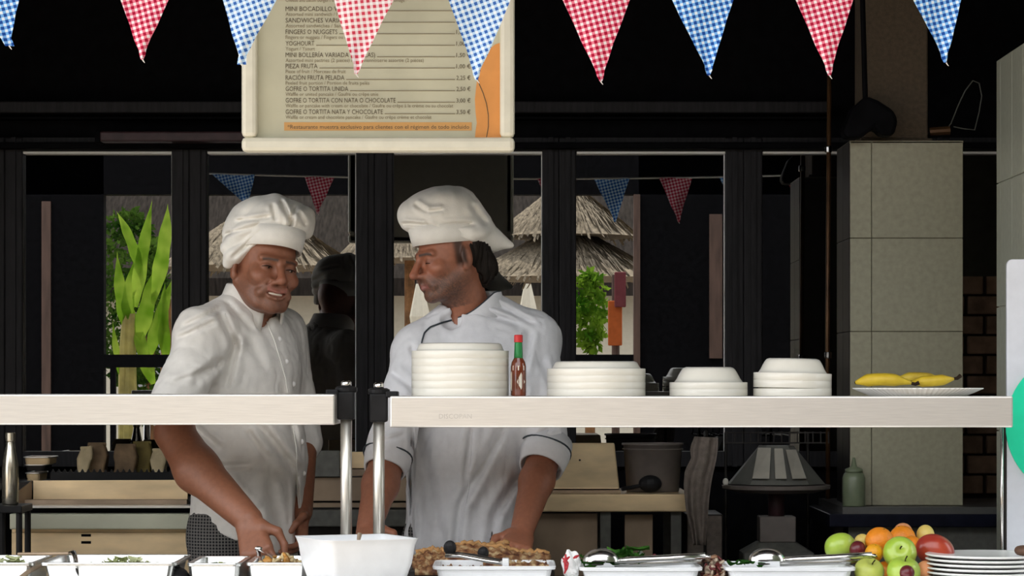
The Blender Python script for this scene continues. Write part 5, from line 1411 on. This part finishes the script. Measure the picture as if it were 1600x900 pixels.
for x, y, yy, r_ in ((703, 856, -.10, .016), (755, 864, -.06, .014)):
    put('grip_end', mesh_of('ge', *xf(blob(r_, .010, r_*1.15, 16, 10), Matrix.Translation(P(x, y, yy)))), m_blackp, t)
arm([P(699, 868, -.13), P(720, 868, -.15), P(760, 876, -.17), P(794, 881, -.18)], [.012, .008, .008, .010], .005, m_steelc, t, 'arm')
arm([P(704, 864, -.09), P(740, 868, -.11), P(770, 874, -.14), P(792, 878, -.15)], [.010, .007, .007, .009], .004, m_dark, t, 'arm')
p = P(790, 881, -.185); put('end_cap', boxm(p[0]-.008, p[0]+.008, p[1]-.008, p[1]+.03, p[2]-.013, p[2]+.013), m_melam, t, bevel=.002)
# napkin packet
t = thing('printed_napkin', 'crumpled white paper napkin with red print between two trays', 'napkin', (P(890, 0, -.15)[0], -.15, CT))
rng = random.Random(5)
V, F = blob(.022, .02, .036, 22, 16, lambda p: 1+.10*math.sin(7*p.x+4*p.z)+.09*math.sin(9*p.z-7*p.y))
pc = P(892, 884, -.15); put('paper', mesh_of('np', *xf((V, F), Matrix.Translation(pc))), m_plate, t)
m_redp = M('red print', (.45, .02, .03), .5)
for x0, y0, x1, y1 in ((879, 872, 888, 880), (884, 866, 883, 890), (890, 870, 880, 878), (888, 880, 882, 896), (896, 872, 904, 868)):
    put('red_mark', mesh_of('rm', *tube([P(x0, y0, -.185), P((x0+x1)/2, (y0+y1)/2, -.19), P(x1, y1, -.185)], [.002, .004, .002], 6)), m_redp, t)
# white trays with steel serving spoons
def serving_spoons(px0, px1, dy, lab):
    t = thing('salad_tongs', lab, 'tongs', P((px0+px1)/2, 876+dy, -.14), 'salad tongs')
    w = px1-px0; f = lambda a, b, y: P(px0+a*w, b+dy, y)
    # bowl of the spoon: half ellipsoid shell standing on its side
    c = f(.15, 871, -.13); V = []; F = []; n = 18; m_ = 9; s = (-.13+DIST)/FPX
    for k, th in ((1, 0), (.94, 1)):
        for j in range(m_+1):
            for i in range(n+1):
                a = PI*2*i/n; e = PI/2*j/m_; V.append((c[0]+29*s*k*math.cos(a)*math.cos(e), c[1]-.02+.028*math.sin(a)*math.cos(e), c[2]-.008+20*s*k*math.sin(e)))
    N_ = (n+1)*(m_+1)
    for j in range(m_):
        for i in range(n): a = j*(n+1)+i; F.append((a, a+1, a+n+2, a+n+1)); F.append((N_+a, N_+a+n+1, N_+a+n+2, N_+a+1))
    sp = put('spoon_bowl', mesh_of('bowl', V, F, True), m_steelc, t)
    for k in range(2): p = f(.12, 873+k*5, -.135); put('slot', mesh_of('sl', *xf(blob(10*s, .002, 1.4*s, 12, 6), Matrix.Translation((p[0], c[1]-.047, p[2]-.004)))), m_dark, sp)
    arm([f(.26, 876, -.14), f(.40, 874.5, -.145), f(.7, 871.5, -.15), f(1, 868, -.155)], [.008, .010, .013, .016], .0075, m_steelc, t, 'arm')
    arm([f(.26, 881, -.11), f(.45, 880, -.11), f(.75, 878, -.115), f(.97, 876, -.12)], [.008, .010, .013, .016], .0075, m_steelc, t, 'arm')
    arm([f(1, 868, -.155), f(1.01, 872, -.14), f(.985, 877, -.12)], .012, .003, m_steelc, t, 'spring')
    return t
t, q = rect_pan('serving_tray', 906, 1098, 888, -.22, .24, 'white tray with green salad and tongs in the middle of the counter', 'tray', m_melam, 'white serving trays')
leaf_heap('green_salad', 'green leaves on the middle white tray', q[0]-.02, q[1]+.02, .22, .12, q[4]-.004, .045, 22, m_lettuce, .024, 7)
heap_thing('salad_cubes', 'white cheese and red onion pieces among the green leaves', 'salad', q[0]-.02, q[1]+.04, .22, .08, q[4]-.002, .042, 10, [m_plate, M('red onion', (.16, .02, .03), .4)], .008, 8)
serving_spoons(910, 1102, 0, 'steel salad tongs lying across the middle white tray')
heap_thing('bean_salad', 'dark red and brown bean salad between the two white trays', 'salad', P(1118, 0, -.1)[0], -.10, .07, .14, CT+.002, .075, 60, [M('red bean', (.13, .02, .02), .35), M('brown bean', (.30, .16, .09), .4), M('pale bean', (.60, .48, .36), .4)], .010, 9)
t, q = rect_pan('serving_tray', 1134, 1338, 888, -.22, .24, 'white tray with steel tongs beside the fruit pile', 'tray', m_melam, 'white serving trays')
leaf_heap('herb_salad', 'sparse green herbs at the corner of the tray beside the fruit', q[0]-.09, q[1]+.05, .08, .08, q[4]-.006, .016, 8, m_lettuce, .014, 11)
serving_spoons(1168, 1362, -1, 'steel salad tongs beside the fruit pile')

# fruit pile
m_app = M('green apple skin', (.30, .50, .03), .3, var=.2, scale=14, col2=(.48, .62, .10), coat=.3); m_or = M('orange peel', (.80, .25, .01), .42, var=.12, scale=30, bump=.35, bscale=240)
m_or2 = M('mandarin peel', (.82, .36, .01), .42, var=.12, scale=30, bump=.3, bscale=240)
m_mango = M('red mango skin', (.26, .012, .015), .3, var=.3, scale=9, col2=(.50, .07, .03), coat=.3); m_pear = M('yellow pear skin', (.72, .55, .14), .4, var=.15, scale=20); m_plum = M('dark red plum skin', (.12, .015, .02), .3, var=.3, scale=12)
m_peach = M('peach skin', (.68, .28, .12), .6, var=.25, scale=12)
def fruit(name, cat, px, py, Y, rpx, label, mat, kind='round', tilt=(0, 0), asp=(1, 1, 1)):
    s = (Y+DIST)/FPX; r = rpx*s; c = P(px, py, Y)
    t = thing(name, label, cat, (c[0], c[1], c[2]-r*asp[2]), 'fruit in the pile', local=True)
    f = None
    if kind == 'apple':
        def f(p): return .80+.28*(1-abs(p.z)**3)**.5*(1.0)-.30*max(0, abs(p.z)-.86)*3-(.05*(p.z < 0)*abs(p.z))
    V, F = blob(r*asp[0], r*asp[1], r*asp[2], 28, 20, f)
    Mx = Matrix.Rotation(tilt[1], 4, 'Y') @ Matrix.Rotation(tilt[0], 4, 'X')
    V, F = xf((V, F), Mx); put('flesh', mesh_of('fruit', V, F, True), mat, t, loc=(0, 0, r*asp[2]))
    top = Mx @ Vector((0, 0, r*asp[2]*(.62 if kind == 'apple' else .97))); d = (Mx @ Vector((0, 0, 1)))
    if kind == 'apple': put('stem', mesh_of('stem', *tube([top, top+d*r*.22, top+d*r*.45+Vector((r*.08, 0, 0))], [.0016, .0014, .002], 6)), m_tip, t, loc=(0, 0, r*asp[2]))
    elif kind == 'citrus': put('calyx', mesh_of('cal', *xf(blob(r*.07, r*.07, r*.03, 8, 6), Matrix.Translation(top+d*r*.02))), m_lettuce, t, loc=(0, 0, r*asp[2]))
    return t
fruit('apple', 'apple', 1313, 855, -.02, 23, 'green apple at the left end of the fruit pile', m_app, 'apple', (-.5, -.2))
fruit('apple', 'apple', 1406, 864, -.13, 24.5, 'green apple in the middle of the fruit pile, hollow facing front', m_app, 'apple', (1.1, -.2))
fruit('apple', 'apple', 1412, 893, -.20, 24.5, 'green apple lowest in front of the fruit pile', m_app, 'apple', (.3, .1))
fruit('apple', 'apple', 1358, 893, -.16, 22, 'yellow green apple under the tongs ends', M('yellow green apple', (.45, .50, .10), .35, var=.25, scale=14), 'apple', (.6, .3))
fruit('orange', 'orange', 1374, 846, -.04, 22.5, 'largest orange on the left of the pile', m_or, 'citrus', (.4, .3))
fruit('orange', 'orange', 1410, 842, .05, 21, 'orange behind the middle green apple', m_or, 'citrus', (.2, -.3))
fruit('mandarin', 'mandarin', 1366, 864, -.10, 14.5, 'small mandarin in front of the largest orange', m_or2, 'citrus', (.5, .1))
fruit('orange', 'orange', 1424, 854, -.02, 17, 'partly hidden orange between green apple and mango', m_or, 'citrus')
fruit('peach', 'peach', 1411, 832, .12, 15, 'peach at the top back of the fruit pile', m_peach)
fruit('pear', 'pear', 1446, 836, .07, 14, 'pale yellow pear behind the red mango', m_pear, asp=(1, 1, 1.15))
fruit('mango', 'mango', 1461, 860, -.06, 24, 'large red mango right of the green apples', m_mango, tilt=(0, .35), asp=(1.3, .95, 1.05))
fruit('plum', 'plum', 1340, 858, -.05, 13, 'dark red plum between green apple and mandarin', m_plum)
fruit('plum', 'plum', 1417, 895, -.235, 12, 'dark red plum at the very front of the pile', m_plum)
fruit('peach', 'peach', 1446, 890, -.16, 14, 'orange peach beside the plate stack', m_peach)
fruit('peach', 'peach', 1347, 846, .03, 12, 'small pale peach left of the largest orange', m_pear)
fruit('orange', 'orange', 1383, 894, -.10, 17, 'orange low between two green apples', m_or, 'citrus')
# plate stack
c = P(1548, 0, -.2); s = (-.2+DIST)/FPX; R_ = 98*s
pl = mesh_of('plate', *lathe([(R_*.55, 0), (R_*.6, .001), (R_*.95, .0085), (R_, .0105), (R_*1.0, .0135), (R_*.985, .0145), (R_*.94, .0135), (R_*.6, .006), (0, .006)], 56), smooth=True)
n = 8; zt_ = P(0, 866, -.2)[2]; st = (zt_-.0145-CT)/(n-1)
names = ['lowest', 'second lowest', 'third from the bottom', 'fourth from the bottom', 'fourth from the top', 'third from the top', 'second from the top', 'topmost']
for i in range(n):
    o = put('dinner_plate', pl, m_plate); o.location = (c[0]+random.uniform(-1, 1)*.002, -.16+random.uniform(-1, 1)*.002, CT+i*st)
    tag(o, names[i]+' white dinner plate of the stack beside the fruit', 'plate', 'dinner plates beside the fruit')
c = P(1596, 858, -.15)
t = thing('bread_roll', 'brown bread roll on the plate stack at the right edge', 'bread', (c[0], -.15, zt_-.008), local=True)
put('roll', mesh_of('roll', *xf(blob(.03, .028, .014, 20, 12, lambda p: 1+.05*math.sin(7*p.x)), Matrix.Translation((.012, 0, .014))), smooth=True), M('dark crust', (.12, .06, .035), .7, var=.3, bump=.4), t)
